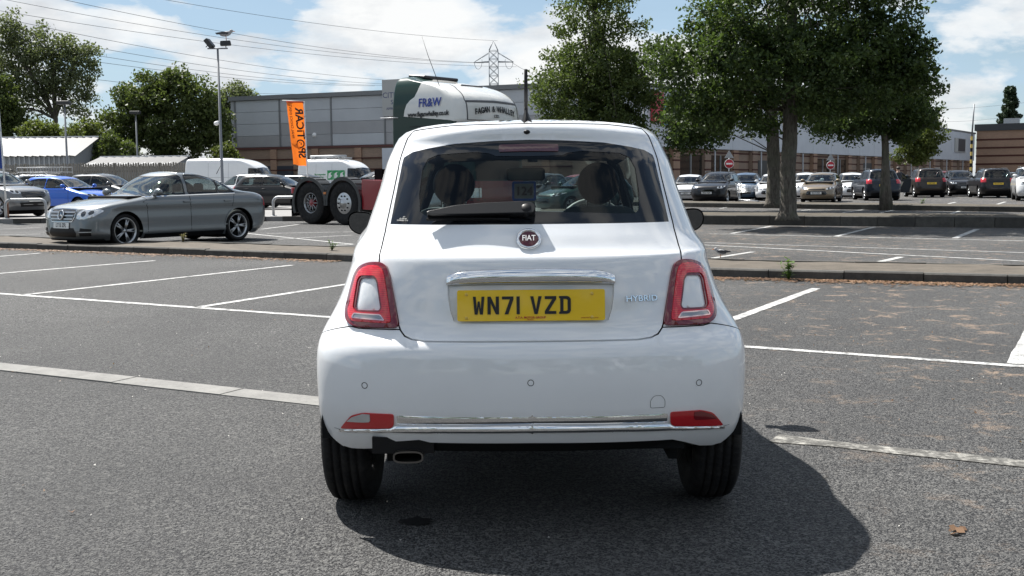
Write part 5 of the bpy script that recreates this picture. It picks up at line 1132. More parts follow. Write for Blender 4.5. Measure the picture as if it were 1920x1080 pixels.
# open door of the navy SUV and the front lettering of the crossover
S=PROT['suv'][1]; d=MB(); out=[(0,.38),(1.05,.38),(1.12,.7),(1.15,1.08),(.62,1.48),(.30,1.53),(0,1.54)]; d.prism(out,-.04,.04,holes=[[(.06,1.12),(1.05,1.10),(.60,1.42),(.32,1.48),(.06,1.49)]]); o=d.build('open_door',PNAVY,kia,bevel=.012); o.matrix_local=Matrix.Translation((.92,3.0,0))@Matrix.Rotation(math.radians(-8),4,'Z'); 
g=MB(); g.prism([(.06,1.12),(1.05,1.10),(.60,1.42),(.32,1.48),(.06,1.49)],-.004,.004); g.build('door_glass',GL_D,o)
for k in list(PROT):
    for o in [PROT[k][0]]:
        def rm(q):
            for c in [c for c in bpy.data.objects if c.parent==q]: rm(c)
            bpy.data.objects.remove(q)
        rm(o)
# ---------------------------------------------------------------- lorry tractor
RW=.585
def build_truck():
    f=Vector((.775,-.632)).normalized(); rg=Vector((f.y,-f.x)); sc=1.08; D=33.0; px=586
    wx=PD(px,D); o=Vector((wx,D))-f*.78*sc-rg*1.12*sc
    R=thing('lorry_tractor','green and white lorry tractor unit with a red chassis and rounded sleeper cab','lorry',(o.x,o.y,0),math.atan2(-f.x,f.y),None,sc)
    GREEN=mat('lorry_green',(.004,.030,.022),.35,coat=.25,spec=.25); CREAM=paint('lorry_white',(.74,.74,.71)); REDC=paint('lorry_red',(.26,.012,.02)); FEND=mat('mudguard',(.03,.032,.033),.45)
    c=MB(); c.box((-.42,3.1,.92),(.09,5.6,.26)); c.box((.42,3.1,.92),(.09,5.6,.26)); c.box((0,.32,.92),(1.9,.12,.2)); c.box((0,1.4,.75),(.75,.3,.4)); c.box((0,2.6,.9),(.8,.2,.2)); c.build('chassis',REDC,R,bevel=.015)
    for sx in (1,-1):
        t=MB(); t.prism(roundp([(2.86,.42),(4.7,.40),(4.7,1.15),(2.86,1.22)],.06,3),sx*.60,sx*1.22,ax='x') if sx>0 else t.prism(roundp([(2.86,.42),(4.7,.40),(4.7,1.15),(2.86,1.22)],.06,3),-1.22,-.60,ax='x'); t.build('side_fairing',REDC,R,bevel=.02)
    for y in (.78,2.16):
        for sx in (1,-1):
            inner=wheel(R,sx*.80,y,RW,.28,.285,10,STEEL,sx,spoke_w=.05,nseg=36) if y<1 else None
            w=wheel(R,sx*1.10,y,RW,.29,.285,10,STEEL,sx,spoke_w=.05,nseg=36)
            h=MB()
            if y<1:
                h.lathe([(.29,.10),(.255,.06),(.24,-.04),(.10,-.05)],n=28); h.lathe([(.001,.10),(.10,.09),(.115,.05),(.12,-.05)],n=20,mi=1)
            else:
                h.lathe([(.29,.12),(.26,.13),(.17,.15),(.12,.15),(.10,.19),(.001,.20)],n=28)
            for k in range(10):
                a=2*math.pi*k/10; r=.145 if y<1 else .20; xx=(-.04,.0) if y<1 else (.142,.165)
                h.tube([(xx[0],r*math.cos(a),r*math.sin(a)),(xx[1],r*math.cos(a),r*math.sin(a))],.022,7,mi=2)
            h.build('hub',[ALLOY if y>1 else STEEL,REDC,DARK if y>1 else STEEL],w)
            m=MB(); a=np.linspace(-.35 if y>1 else -.22,math.pi+(.22 if y>1 else .35),22); r0,r1=RW+.07,RW+.115
            if y<1: a=np.linspace(-.1,math.pi+.42,24)
            else: a=np.linspace(-.42,math.pi+.1,24)
            out=[(y+r1*math.cos(q),RW+r1*math.sin(q)) for q in a]; inn=[(y+r0*math.cos(q),RW+r0*math.sin(q)) for q in a]
            lo,hi=(.86,1.27) if sx>0 else (-1.27,-.86)
            m.prism(out+inn[::-1],lo,hi,ax='x'); 
            lip=[(y+(RW+.13)*math.cos(q),RW+(RW+.13)*math.sin(q)) for q in a]+[(y+(RW+.035)*math.cos(q),RW+(RW+.035)*math.sin(q)) for q in a][::-1]; m.prism(lip,sx*1.262-.012,sx*1.262+.012,ax='x')
            for q in a[4:-4:2]: 
                m.box((sx*1.05,y+(RW+.122)*math.cos(q),RW+(RW+.122)*math.sin(q)),(.34,.03,.02),R=Matrix.Rotation(q-math.pi/2,3,'X'))
            m.build('mudguard',FEND,R)
    for sx in (1,-1):
        t=MB(); t.box((sx*1.06,.02,.42),(.40,.02,.42)); t.build('mud_flap',RUBBER,R); t=MB(); t.box((sx*1.0,-.02,.93),(.40,.07,.16)); t.build('tail_lamp',REDL,R,bevel=.01)
        t=MB(); t.box((sx*1.275,1.45,.86),(.02,.10,.06)); t.build('side_marker',AMBER,R)
    t=MB(); t.prism(roundp([(-.45,.9),(.45,.9),(.5,1.6),(-.5,1.6)],.1,3),1.16,1.24,ax='z'); t.build('fifth_wheel',DARK,R); 
    t=MB(); t.box((0,2.5,1.3),(.5,.3,.4)); t.tube([(-.3,3.9,1.4),(-.1,3.5,1.6),(.2,3.2,1.5),(.1,2.7,1.3)],.04,8); t.tube([(.3,3.9,1.5),(.2,3.5,1.7),(0,3.1,1.55)],.04,8); t.build('air_lines',DARK,R)
    # front axle
    for sx in (1,-1): 
        w=wheel(R,sx*1.05,5.40,RW,.31,.285,10,STEEL,sx,spoke_w=.05,nseg=36); h=MB(); h.lathe([(.29,.12),(.26,.13),(.17,.16),(.10,.20),(.001,.21)],n=28); h.build('hub',ALLOY,w)
    # cab
    L=Loft(W=[(.48,1.15),(.6,1.22),(2.6,1.235),(3.0,1.23),(3.3,1.20),(3.55,1.15),(3.70,1.08),(3.80,.95),(3.86,.6),(3.88,.02)],
        yR=[(.48,4.05),(2.6,4.02),(3.72,4.02),(3.80,4.04),(3.85,4.10),(3.88,4.25)],yF=[(.48,6.55),(.7,6.65),(1.6,6.60),(1.75,6.58),(2.5,6.46),(2.65,6.52),(3.0,6.50),(3.2,6.40),(3.35,6.22),(3.48,5.95),(3.58,5.6),(3.70,5.0),(3.80,4.6),(3.86,4.42),(3.88,4.32)],LR=[(.48,.10),(3.4,.16),(3.88,.2)],nR=4.5,LF=[(.48,.42),(2.6,.42),(3.2,.55),(3.88,.3)],nF=[(.48,3.2),(3.2,2.9),(3.88,2.3)])
    win=[(5.45,1.75),(6.35,1.72),(6.22,2.42),(5.45,2.42)]; shield=[(0,1.75),(1.10,1.80),(1.08,2.42),(0,2.45)]
    arch=[(5.40+(RW+.12)*math.cos(a),RW+(RW+.12)*math.sin(a)) for a in np.linspace(-.05,math.pi+.05,20)]; au=US(L,[(y,max(z,.47)) for y,z in arch])
    dom=[(0,.481),(3,.481),(3,3.879),(0,3.879)]
    patch(L,'cab_shell',GREEN,R,dom,[au,US(L,win,True),UF(L,shield,True)],0,.02,.10); patch(L,'cab_lining',DARK,R,dom,[au,US(L,win,True),UF(L,shield,True)],-.06,0,.2)
    patch(L,'door_window',glass('tinted_glass'),R,US(L,win,True),[],-.01,0,.15); patch(L,'windscreen',glass('tinted_glass'),R,UF(L,shield,True),[],-.01,0,.2)
    up=[(4.50,2.80),(4.53,2.95),(4.60,3.10),(4.72,3.20),(4.86,3.27),(4.95,3.42),(5.02,3.60)]
    up_u=US(L,up)+[(2.62,3.70),(2.999,3.86),(2.999,2.60)]+US(L,[(6.2,2.62)])
    patch(L,'white_upper_panel',CREAM,R,up_u,[],.008,.012,.07)
    patch(L,'headboard_frame',mat('frame_grey',(.09,.09,.095),.5),R,UF(L,[(0,3.10),(.95,3.08),(.98,3.12),(0,3.15)],True),[],.022,.016,.06); 
    patch(L,'headboard_frame',mat('frame_grey'),R,UF(L,[(.97,2.66),(1.0,2.66),(.975,3.10),(.95,3.10)],True),[],.014,.008,.06); patch(L,'headboard_frame',mat('frame_grey'),R,UF(L,[(0,2.645),(1.0,2.645),(1.0,2.66),(0,2.66)],True),[],.014,.008,.06)
    patch(L,'panel_seam',mat('frame_grey'),R,UF(L,[(.965,3.13),(.985,3.13),(.90,3.42),(.74,3.56),(.72,3.55),(.88,3.41)],True),[],.013,.004,.06)
    Mf=lambda x,z,off: surfM(L,x,z,off,'F')
    n='FAGAN & WHALLEY'; wds=[.9 if c in 'W' else .75 for c in n]; span=1.55
    for i,ch in enumerate(n):
        if ch==' ': continue
        xx=(i+.5)/len(n)*span-span/2
        m=Mf(-xx,2.93-.13*(xx/.8)**2,.028); m=Mf(0,2.93,.028)
        u=float(L.front(abs(xx),3.0))*(1 if xx<0 else 1); 
        x_car=-xx; uu=float(L.front(abs(xx),2.93)); p=L.pos(uu,2.93); nrm=L.nrm(uu,2.93); 
        if x_car<0: p=p*np.array([-1,1,1]); nrm=nrm*np.array([-1,1,1])
        nn=Vector(nrm); zt=(Vector((0,0,1))-nn*nn.z).normalized(); xt=zt.cross(nn); P=Vector(p)+nn*.034
        text('headboard_lettering',ch,.20,INK,R,Matrix(((xt.x,-nn.x,zt.x,P.x),(xt.y,-nn.y,zt.y,P.y),(xt.z,-nn.z,zt.z,P.z-.10*(xx/.8)**2),(0,0,0,1))),.002,.006,sx=.82)
    text('headboard_lettering','LTD.',.10,INK,R,Mf(0,2.76,.034),.002,.003)
    # sun visor and light bar
    v=MB(); V=[]; 
    for i in range(17):
        xx=-1.12+2.24*i/16; yy=float(L.pos(float(L.front(abs(xx),2.5)),2.5)[1]); V+=[(xx,yy+.02,2.57),(xx,yy+.22,2.48),(xx,yy+.20,2.42),(xx,yy,2.50)]
    v.add(V,[(i*4+j,(i+1)*4+j,(i+1)*4+(j+1)%4,i*4+(j+1)%4) for i in range(16) for j in range(4)]); v.build('sun_visor',mat('visor',(.015,.012,.02),.25),R)
    patch(L,'cab_band',CREAM,R,UF(L,[(0,2.54),(1.2,2.54),(1.2,2.61),(0,2.61)],True),[],.012,.012,.08); 
    patch(L,'front_bumper',REDC,R,UF(L,[(0,.482),(1.16,.482),(1.2,1.15),(0,1.15)],True),[],.008,.01,.12); patch(L,'front_grille',BLACK,R,UF(L,[(0,1.18),(.85,1.18),(.85,1.7),(0,1.7)],True),[],.008,.01,.12)
    for sd in ('R','L'): patch(L,'headlamp',LAMPC,R,UF(L,[(.72,.74),(1.08,.74),(1.10,.98),(.72,.98)],True),[],.016,.01,.08,sd)
    patch(L,'door_seam',BLACK,R,US(L,[(5.32,1.1),(5.34,1.1),(5.34,2.55),(5.32,2.55)],True),[],.002,0,.1); patch(L,'door_seam',BLACK,R,US(L,[(4.7,2.52),(5.32,2.52),(5.32,2.54),(4.7,2.54)],True),[],.002,0,.1)
    h=MB(); h.box((1.26,5.55,1.55),(.03,.22,.05)); h.build('door_handle',BLACK,R)
    s=MB(); s.prism(roundp([(5.0,2.1),(5.35,2.1),(5.35,2.5),(5.0,2.5)],.05),1.228,1.245,ax='x'); s.build('side_locker',mat('locker_grey',(.10,.105,.11),.5),R)
    for y in (6.75,):
        for sx in (1,-1):
            m=MB(); m.tube([(sx*1.18,6.4,2.38),(sx*1.45,6.5,2.35)],.03,6); m.box((sx*1.48,6.52,2.0),(.24,.16,.75)); m.build('door_mirror',BLACK,R,bevel=.04)
    for (y,z,lx,ly) in ((4.40,3.835,1.3,.6),(5.5,3.55,.85,.5)):
        t=MB(); t.box((0,0,0),(lx,ly,.09)); q=t.build('roof_hatch',mat('hatch_black',(.02,.018,.022),.3),R,bevel=.035,seg=3); q.location=(0,y,z+.015); q.rotation_euler=(math.radians(-13 if y>5.5 else -6),0,0)
    t=MB(); t.tube([(1.12,5.85,3.1),(1.1,5.7,3.35),(1.05,5.2,4.3),(1.0,4.95,4.8)],[.012,.010,.007,.004],6); t.lathe([(0,.05),(.04,.04),(.045,0)],c=(1.15,5.86,3.08),n=10); t.build('whip_aerial',BLACK,R)
    t=MB(); t.tube([(1.235,4.3,2.78),(1.28,3.7,2.79)],.016,6); t.build('grab_pipe',GALV,R)
    M=Matrix.Translation((1.222,0,0))@Matrix.Rotation(math.pi/2,4,'Z')
    def sidetext(s,size,m,y,z,**k):
        nn=Vector(L.nrm(float(L.side(np.array([y]),np.array([z]))[0]),z)); x=float(L.pos(float(L.side(np.array([y]),np.array([z]))[0]),z)[0]); yt=Vector((0,1,0)); yt=(yt-nn*nn.y).normalized(); zt=nn.cross(yt)*1; zt=zt if zt.z>0 else -zt; P=Vector((x,y,z))+nn*.03
        return text('side_lettering',s,size,m,R,Matrix(((yt.x,-nn.x,zt.x,P.x),(yt.y,-nn.y,zt.y,P.y),(yt.z,-nn.z,zt.z,P.z),(0,0,0,1))),.002,**k)
    sidetext('FR&W',.30,BLUEINK,5.42,3.10,bold=.004,sx=.95); sidetext('www.faganwhalley.co.uk',.165,INK,5.36,2.83,bold=.006,sx=.86)
    t=MB(); t.lathe([(0,.02),(.05,.018),(.055,0)],n=14); q=t.build('roof_beacon',ALLOY,R); q.location=(1.236,4.45,1.95)
    u=MB(); u.box((0,5.4,.85),(1.5,2.0,.5)); u.build('cab_underside',DARK,R)
    return R
LORRY=build_truck()
# ---------------------------------------------------------------- street furniture and small things
POLE=mat('pole_grey',(.19,.20,.215),.5,.4)
def lamp(label,px,pt,D,h=None,arms=True,grp='lamp columns',z0=0):
    zt=zat(px,pt,D); R=thing('lamp_post',label,'lamp post',(PD(px,D),D,z0),0,grp)
    p=MB(); p.tube([(0,0,0),(0,0,1.2),(0,0,1.25),(0,0,zt-z0)],[.10,.10,.075,.05],10); p.build('pole',POLE,R)
    if arms:
        a=MB(); a.tube([(-.5,0,zt-z0+.03),(.5,0,zt-z0+.03)],.035,8); a.build('cross_arm',POLE,R)
        for sx,ang in ((-1,50),(1,-4)):
            f=MB(); f.prism(roundp([(-.33,-.13),(.33,-.13),(.30,.15),(-.30,.15)],.06,3),-.19,.19); f.tube([(0,0,-.1),(0,0,-.32)],.03,6)
            o=f.build('floodlight',mat('lamp_black',(.015,.016,.017),.4),R,bevel=.03); o.location=(sx*.40,0,zt-z0+.27); o.scale=(.82,.82,.82); o.rotation_euler=(0,math.radians(ang),math.radians(12*sx))
            g=MB(); g.box((0,0,-.135),(.5,.28,.012)); g.build('lamp_glass',mat('lamp_lens',(.30,.31,.32),.2),o)
    else:
        f=MB(); f.box((0,-.1,zt-z0+.1),(.75,.42,.22)); f.build('floodlight',mat('lamp_black',(.015,.016,.017),.4),R,bevel=.04)
    return R,zt
lp,zt=lamp('tall grey lamp column with twin floodlights and a gull standing on top',417,92,55.); o=MB(); o.ell((-.18,-.05,4.2),(.13,.13,.11),12,8); o.box((-.06,0,4.3),(.2,.08,.08)); o.build('dome_camera',WHITEP,lp)
lamp('grey lamp column with a single floodlight rising in front of the metal shed',128,196,67.,arms=False); lamp('thin pale lamp column in front of the oak behind the low shed',260,214,80.,arms=False)
lamp('dark lamp column between the left green tree and the red sign boards',1207,150,62.,arms=False)
# gull
def bird(name,label,cat,loc,s,rz):
    R=thing(name,label,cat,loc,rz,None,s); b=MB(); b.ell((0,0,.30),(.27,.115,.12),16,10,M=Matrix.Rotation(math.radians(-8),3,'Y')); b.ell((.27,0,.43),(.09,.075,.08),12,8); b.tube([(.12,0,.33),(.22,0,.38),(.28,0,.42)],[.10,.08,.06],10); b.build('body',mat('gull_grey',(.30,.30,.31) if name=='gull' else (.09,.09,.10),.7),R)
    w=MB()
    for sy in (1,-1): w.add([(.14,sy*.12,.36),(-.05,sy*.125,.40),(-.48,sy*.05,.34),(-.42,sy*.07,.29),(-.02,sy*.13,.26),(.14,sy*.12,.28)],[(0,1,4,5),(1,2,3,4)]); 
    w.add([(-.22,.06,.30),(-.22,-.06,.30),(-.42,-.05,.27),(-.42,.05,.27)],[(0,1,2,3)]); w.build('wings',mat('wing_dark',(.05,.05,.055),.7),R)
    l=MB(); [l.tube([(.03,sy*.04,.0),(.02,sy*.045,.22)],.011,6) for sy in (1,-1)]; l.build('legs',AMBER,R); k=MB(); k.tube([(.34,0,.43),(.46,0,.405)],[.026,.005],6); k.build('beak',AMBER,R); return R
bird('gull','grey gull standing on the right floodlight of the tall lamp column','bird',(PD(417,55)+.41,55,zt+.42),1.05,0.1); gx,gy=G(1352,484); bird('pigeon','small dark pigeon standing on the white bay line beyond the kerb','bird',(gx,gy,0),.33,2.6)
# orange flag on its pole, seen from the back
ORG=leafm('flag_orange',(.92,.20,.03),(.92,.20,.03),(.92,.20,.03),.45); D=38.; x0=PD(577,D); zt=zat(574,190,D)
fl=thing('banner_flag','tall orange banner flag with mirrored black lettering on a white pole','flag',(x0,D,.15))
p=MB(); p.tube([(.0,0,0),(.0,0,1.2),(-.05,0,zt-.15)],[.03,.028,.018],8); p.tube([(.02-.05,0,zt-.15),(-.80,0,zt-.11)],.012,6); p.build('flag_pole',WHITEP,fl)
for z in (zt-.5,zt-1.2,zt-1.85): q=MB(); q.lathe([(.03,-.01),(.045,0),(.03,.01)],c=(-.05,0,z-.15),ax='z',n=10); q.tube([(-.05,0,z-.15),(-.13,0,z-.15)],.008,5); q.build('flag_ring',GALV,fl)
zb=zat(560,312,D)-.15; zt2=zt-.17; V=[];nx,nz=14,30
def fw(s,t): # s across 0 pole side .. 1 free side ; t down
    xx=-.09-.55*s+.03*t*(1-s)+.10*math.sin(2.2*t)*s*t; xx+= .06*t; yy=.05*math.sin(5*s+2.5*t)*(.2+t)+.03*math.sin(11*t+4*s); zz=zt2-(zt2-zb)*t*(1-.03*s)+.012*math.sin(9*s)*t
    return (xx,yy,zz)
for i in range(nz+1):
    for j in range(nx+1): V.append(fw(j/nx,i/nz))
cl=meshobj('flag_cloth',V,[(i*(nx+1)+j,(i+1)*(nx+1)+j,(i+1)*(nx+1)+j+1,i*(nx+1)+j+1) for i in range(nz) for j in range(nx)],ORG,fl,True)
hm=MB(); hm.tube([(-.07,0,zt2),(-.66,0,zt2+.01)],.03,8); hm.build('flag_hem',mat('flag_hem',(.55,.06,.02),.6),fl)
def flagtext(s,size,s0,t0,bold,sx,m=INK):
    "reads upwards, letter tops towards the pole, mirrored because the cloth is seen from behind"
    M=Matrix(((0,0,1,0),(0,1,0,0),(1,0,0,0),(0,0,0,1))); o=text('flag_lettering',s,size,m,fl,M,.001,bold,sx=sx); 
    for v in o.data.vertices:
        t=t0-v.co.z/(zt2-zb); a=fw(s0-v.co.x/.55,t); v.co=Vector((a[0],a[1]-.012-.004*(v.co.y<0),a[2]))
    return o
flagtext('SP',.36,.30,.80,.010,1.0); flagtext('TiCAR',.36,.30,.335,.010,1.06); flagtext('FINAL CHOICE EVENT',.125,.80,.31,.002,.95,mat('flag_small',(.16,.03,.01),.6))
r=MB(); r.lathe([(.105,-.004),(.105,.004),(.15,.004),(.15,-.004)],ax='y',n=28,close=True); r.prism([(-.13,.06),(-.13,-.06),(-.31,0)],-.004,.004); r.box((-.02,0,.04),(.03,.006,.03)); r.box((.03,0,.0),(.03,.006,.08)); a=fw(.36,.655); o=r.build('flag_emblem',INK,fl); o.location=(a[0],a[1]-.03,a[2])
# blue flag and white pole at the left edge
D=36.6; q=thing('flag_pole','white flag pole with the edge of a blue flag at the far left','flag pole',(PD(10,D),D,.15)); p=MB(); p.tube([(0,0,0),(-.1,0,4.6)],[.035,.022],8); p.build('pole',WHITEP,q); p=MB(); p.tube([(0,0,0),(0,0,.55)],.07,8); p.build('pole_base',mat('rust',(.16,.07,.04),.8),q)
V=[(-.02-.06*(i/16)-.55*j/6,.05*math.sin(3*j/6+i*.5),1.65+.17*i) for i in range(16) for j in range(7)]; meshobj('flag_cloth',V,[(i*7+j,i*7+j+1,(i+1)*7+j+1,(i+1)*7+j) for i in range(15) for j in range(6)],mat('flag_blue',(.015,.06,.30),.6),q,True)
# hoop barriers
for a,b,D,lab in ((8,84,36.3,'low galvanised hoop barrier in front of the silver grey SUV'),(511,560,36.2,'low galvanised hoop barrier behind the tail of the grey saloon')):
    xa,xb=PD(a,D),PD(b,D) if b<100 else PD(a,D)+1.6; h=.62; P=[(0,0,0),(0,0,h-.18)]+[(.18*(1-math.cos(t)),0,h-.18+.18*math.sin(t)) for t in np.linspace(.2,math.pi/2,5)]; w=xb-xa; P+=[(w-x,y,z) for x,y,z in P[::-1]]
    R=thing('hoop_barrier',lab,'barrier',(xa,D,.15),0,'hoop barriers on the forecourt'); m=MB(); m.tube(P,.045,10); m.build('hoop',GALV,R)
    for xx in (0,w): m=MB(); m.lathe([(0,.02),(.11,.018),(.11,0)],c=(xx,0,0),ax='z',n=14); m.build('base_plate',GALV,R)
# no entry signs
SR=mat('sign_red_face',(.45,.02,.035),.4)
for px,py,D,lab in ((1367,307,70,'round red no entry sign above the pale blue hatchback'),(1557,310,80,'round red no entry sign above the bronze gold hatchback')):
    z=zat(px,py,D); R=thing('no_entry_sign',lab,'road sign',(PD(px,D),D,0),0,'no entry signs'); p=MB(); p.tube([(0,.05,0),(0,.05,z+.75)],.035,8); p.build('sign_post',GALV,R)
    m=MB(); m.lathe([(0,-.012),(.275,-.012),(.275,.012),(0,.012)],c=(0,0,z),ax='y',n=28); s=m.build('sign_disc',SR,R); m=MB(); m.box((0,-.016,z),(.40,.006,.10)); m.build('sign_bar',WHITEP,s); m=MB(); m.lathe([(.272,-.013),(.30,-.013),(.30,.012),(.272,.012)],c=(0,0,z),ax='y',n=28,close=True); m.build('sign_rim',WHITEP,s)
    m=MB(); m.prism([(-.30,z+.36),(.30,z+.36),(0,z+.86)],.012,.03); m.build('warning_plate',mat('sign_back',(.30,.31,.32),.5),R)
# striped pole
D=95.; zt=zat(1823,195,D); R=thing('striped_pole','thin tall pole with black and yellow bands on its lower half by the brick store','pole',(PD(1820,D),D,0)); p=MB(); p.tube([(0,0,4.6),(.12,0,zt)],[.075,.05],8); p.build('pole',POLE,R)
for k in range(14): p=MB(); z=4.6*k/14; p.tube([(0,0,z),(0,0,z+4.6/14)],.095,10,sm=False); p.build('band',mat('band_yellow',(.62,.45,.12),.5) if k%2 else BLACK,R)
# shopping trolley
D=52.5; x=PD(1402,D); R=thing('shopping_trolley','empty wire shopping trolley standing beside the black crossover','trolley',(x,D,0),-.35); m=MB(); W=.27
def bar(a,b,r=.007): m.tube([a,b],r,5)
for sy in (-W,W):
    m.tube([(-.52,sy,1.0),(-.45,sy,.55),(-.38,sy*.95,.22),(-.42,sy*.95,.12)],.014,6); m.tube([(-.38,sy*.95,.22),(.45,sy*.75,.16),(.52,sy*.75,.12)],.014,6)
    for k in range(7): t=k/6; bar((-.50+.05*t,sy,.98-.42*t) if False else (-.48,sy,.95-.38*t),(.45,sy*.75,.88-.28*t))
    for k in range(12): t=k/11; bar((-.48+.93*t,sy*(1-.25*t),.95-.07*t),(-.47+.92*t,sy*(1-.25*t),.57+.03*t))
for k in range(7): t=k/6; bar((.45,-W*.75+1.5*W*t,.88),(.45,-W*.75+1.5*W*t,.60)); bar((-.47,-W+2*W*t,.57),(.45,(-W+2*W*t)*.75,.60)); bar((-.48,-W+2*W*t,.95),(-.47,-W+2*W*t,.57))
bar((.45,-W*.75,.88),(.45,W*.75,.88),.011); m.build('wire_basket',mat('wire_chrome',(.62,.63,.64),.3,.8),R); m=MB(); m.tube([(-.54,-W,1.02),(-.54,W,1.02)],.02,8); m.build('handle',RUBBER,R)
for xx,sy in ((-.42,-W*.95),(-.42,W*.95),(.50,-W*.75),(.50,W*.75)): m=MB(); m.lathe([(.06,-.015),(.065,0),(.06,.015)],c=(xx,sy,.065),ax='y',n=12); m.prism(circ((xx,.065),.055,12),sy-.012,sy+.012); m.build('castor',DARK,R)
# pylon and wires
D=330.; X=PD(928,D); zt=zat(928,76,D); za=zat(928,116,D); PYL=mat('pylon_steel',(.30,.32,.34),.6,.3); R=thing('pylon','grey lattice electricity pylon beyond the warehouse','pylon',(X,D,0)); p=MB()
def wd(z): return 1.35 if z>zt-16 else 1.35+ (zt-16-z)*.13
zz=[0,6,11,16]+list(np.linspace(20,zt-3,9))
for i in range(len(zz)-1):
    a,b=wd(zz[i]),wd(zz[i+1])
    for k in range(4):
        c0=[(1,1),(-1,1),(-1,-1),(1,-1)][k]; c1=[(1,1),(-1,1),(-1,-1),(1,-1)][(k+1)%4]
        p.tube([(c0[0]*a,c0[1]*a,zz[i]),(c0[0]*b,c0[1]*b,zz[i+1])],.13,4); p.tube([(c0[0]*a,c0[1]*a,zz[i]),(c1[0]*b,c1[1]*b,zz[i+1])],.08,4); p.tube([(c1[0]*a,c1[1]*a,zz[i]),(c0[0]*b,c0[1]*b,zz[i+1])],.08,4); p.tube([(c0[0]*b,c0[1]*b,zz[i+1]),(c1[0]*b,c1[1]*b,zz[i+1])],.08,4)
for c in ((1,1),(-1,1),(-1,-1),(1,-1)): p.tube([(c[0]*wd(zt-3),c[1]*wd(zt-3),zt-3),(0,0,zt)],.12,4)
for sx in (-1,1):
    for sy in (-1,1): p.tube([(sx*1.35,sy*1.2,za),(sx*5.9,0,za-.1)],.15,4); p.tube([(sx*1.35,sy*1.2,za+2.6),(sx*5.9,0,za-.1)],.10,4)
    p.tube([(sx*3.4,-.6,za-.1),(sx*3.5,0,za+1.2)],.08,4)
o=p.build('lattice',PYL,R); 
for sx in (-1,1): q=MB(); q.tube([(sx*5.7,0,za-.2)]+[(sx*(4.6+1.1*math.cos(t)),0,za-.2-1.9*math.sin(t)) for t in np.linspace(.3,math.pi-.3,7)]+[(sx*3.5,0,za-.2)],.07,5); q.build('jumper_loop',PYL,R)
WIRE=mat('wire_grey',(.10,.105,.11),.6)
def wire(label,p0,p1,D0,D1,sag,beyond=.6):
    A=Vector((PD(p0[0],D0),D0,zat(p0[0],p0[1],D0))); B=Vector((PD(p1[0],D1),D1,zat(p1[0],p1[1],D1))); d=B-A; P=[]
    for i in range(41):
        t=-.02+(1+beyond)*i/40; P.append(A+d*t-Vector((0,0,4*sag*t*(1-t)))) 
    m=MB(); m.tube(P,.05,4,caps=False); o=m.build('power_line',WIRE); tag(o,label,'power line','overhead power lines')
wire('thinnest overhead wire running to the very top of the pylon',(928,76),(327,0),330,215,1.2)
wire('overhead wire crossing the upper sky above the lamp column to the pylon arm',(893,117),(140,0),330,200,2.0); wire('overhead wire passing just above the gull to the pylon arm',(899,118),(33,0),330,205,2.2)
wire('overhead wire passing close behind the gull',(960,125),(77,30),340,200,2.0); wire('overhead wire crossing just below the lamp heads',(760,152),(80,47),330,200,1.6); wire('overhead wire crossing the cloud below the lamp heads',(740,158),(133,78),330,205,1.4)
wire('overhead wire low over the oak, upper of the lowest three',(720,160),(193,104),330,215,1.2); wire('overhead wire low over the oak, middle of the lowest three',(700,161),(200,117),330,215,1.0); wire('lowest overhead wire running behind the oak to the warehouse roof',(570,176),(190,149),330,215,.8)
wire('overhead wire leaving the pylon towards the right',(963,118),(1040,150),330,470,1.); wire('faint overhead wire far off at the right behind the dark conifer',(1660,205),(1920,192),420,420,1.); wire('faint lower overhead wire far off at the right behind the dark conifer',(1740,228),(1920,213),420,420,1.)
# weeds, fallen leaves and bits
def weed(label,px,py,h,n,m,seed,z=.0):
    rng=random.Random(seed); x,y=G(px,py,z); R=thing('weed',label,'weed',(x,y,z)); s=MB(); l=MB()
    for i in range(n):
        a=rng.uniform(0,6.3); e=(math.cos(a)*h*.45*rng.random(),math.sin(a)*h*.3*rng.random(),h*rng.uniform(.55,1)); s.tube([(0,0,0),(e[0]*.4,e[1]*.4,e[2]*.5),e],[.006,.004,.002],4)
        for k in range(16):
            t=rng.uniform(.2,1); c=Vector(e)*t; b=rng.uniform(0,6.3); L_=rng.uniform(.05,.10)*h/.35; d=Vector((math.cos(b),math.sin(b),rng.uniform(-.1,.7))).normalized()*L_; w=d.cross(Vector((0,0,1))).normalized()*L_*.22
            l.add([c,c+d*.5+w,c+d,c+d*.5-w],[(0,1,2,3)])
    s.build('stems',m,R); l.build('leaves',m,R)
WEED=leafm('weed_green',(.06,.12,.02),(.09,.16,.03),(.13,.2,.05)); WEEDY=leafm('weed_dry',(.18,.16,.05),(.22,.19,.07),(.26,.22,.1))
weed('leafy green weed growing at the kerb right of the white car',1479,526,.30,9,WEED,1); weed('small green weed on the island left of the white car',622,471,.20,7,WEED,2,.1); weed('dry yellow weed below the sill of the grey saloon',343,455,.2,9,WEEDY,3,.1); weed('tiny dark weed on the farther planted island',1728,386,.35,5,WEED,4,.15)
rng=np.random.default_rng(5); pts=[]
for (x0,y0),(x1,y1),n in (((-40,465),(640,490.5),2200),((1335,521),(1925,535.5),1900)):
    A=np.array(G(x0,y0)); B=np.array(G(x1,y1)); t=rng.random(n); nrm=np.array([-(B-A)[1],(B-A)[0]]); nrm/=np.linalg.norm(nrm); pts.append(A+(B-A)*t[:,None]-nrm*(rng.gamma(1.1,.11,n))[:,None])
P=np.concatenate(pts+[np.stack([rng.uniform(1.6,8,260),rng.uniform(4.5,11.5,260)],1),np.stack([rng.uniform(-6,1,70),rng.uniform(3.4,12,70)],1)]); n=len(P); a=rng.random(n)*6.3; s=rng.uniform(.012,.035,n); s[-330:]*=.38
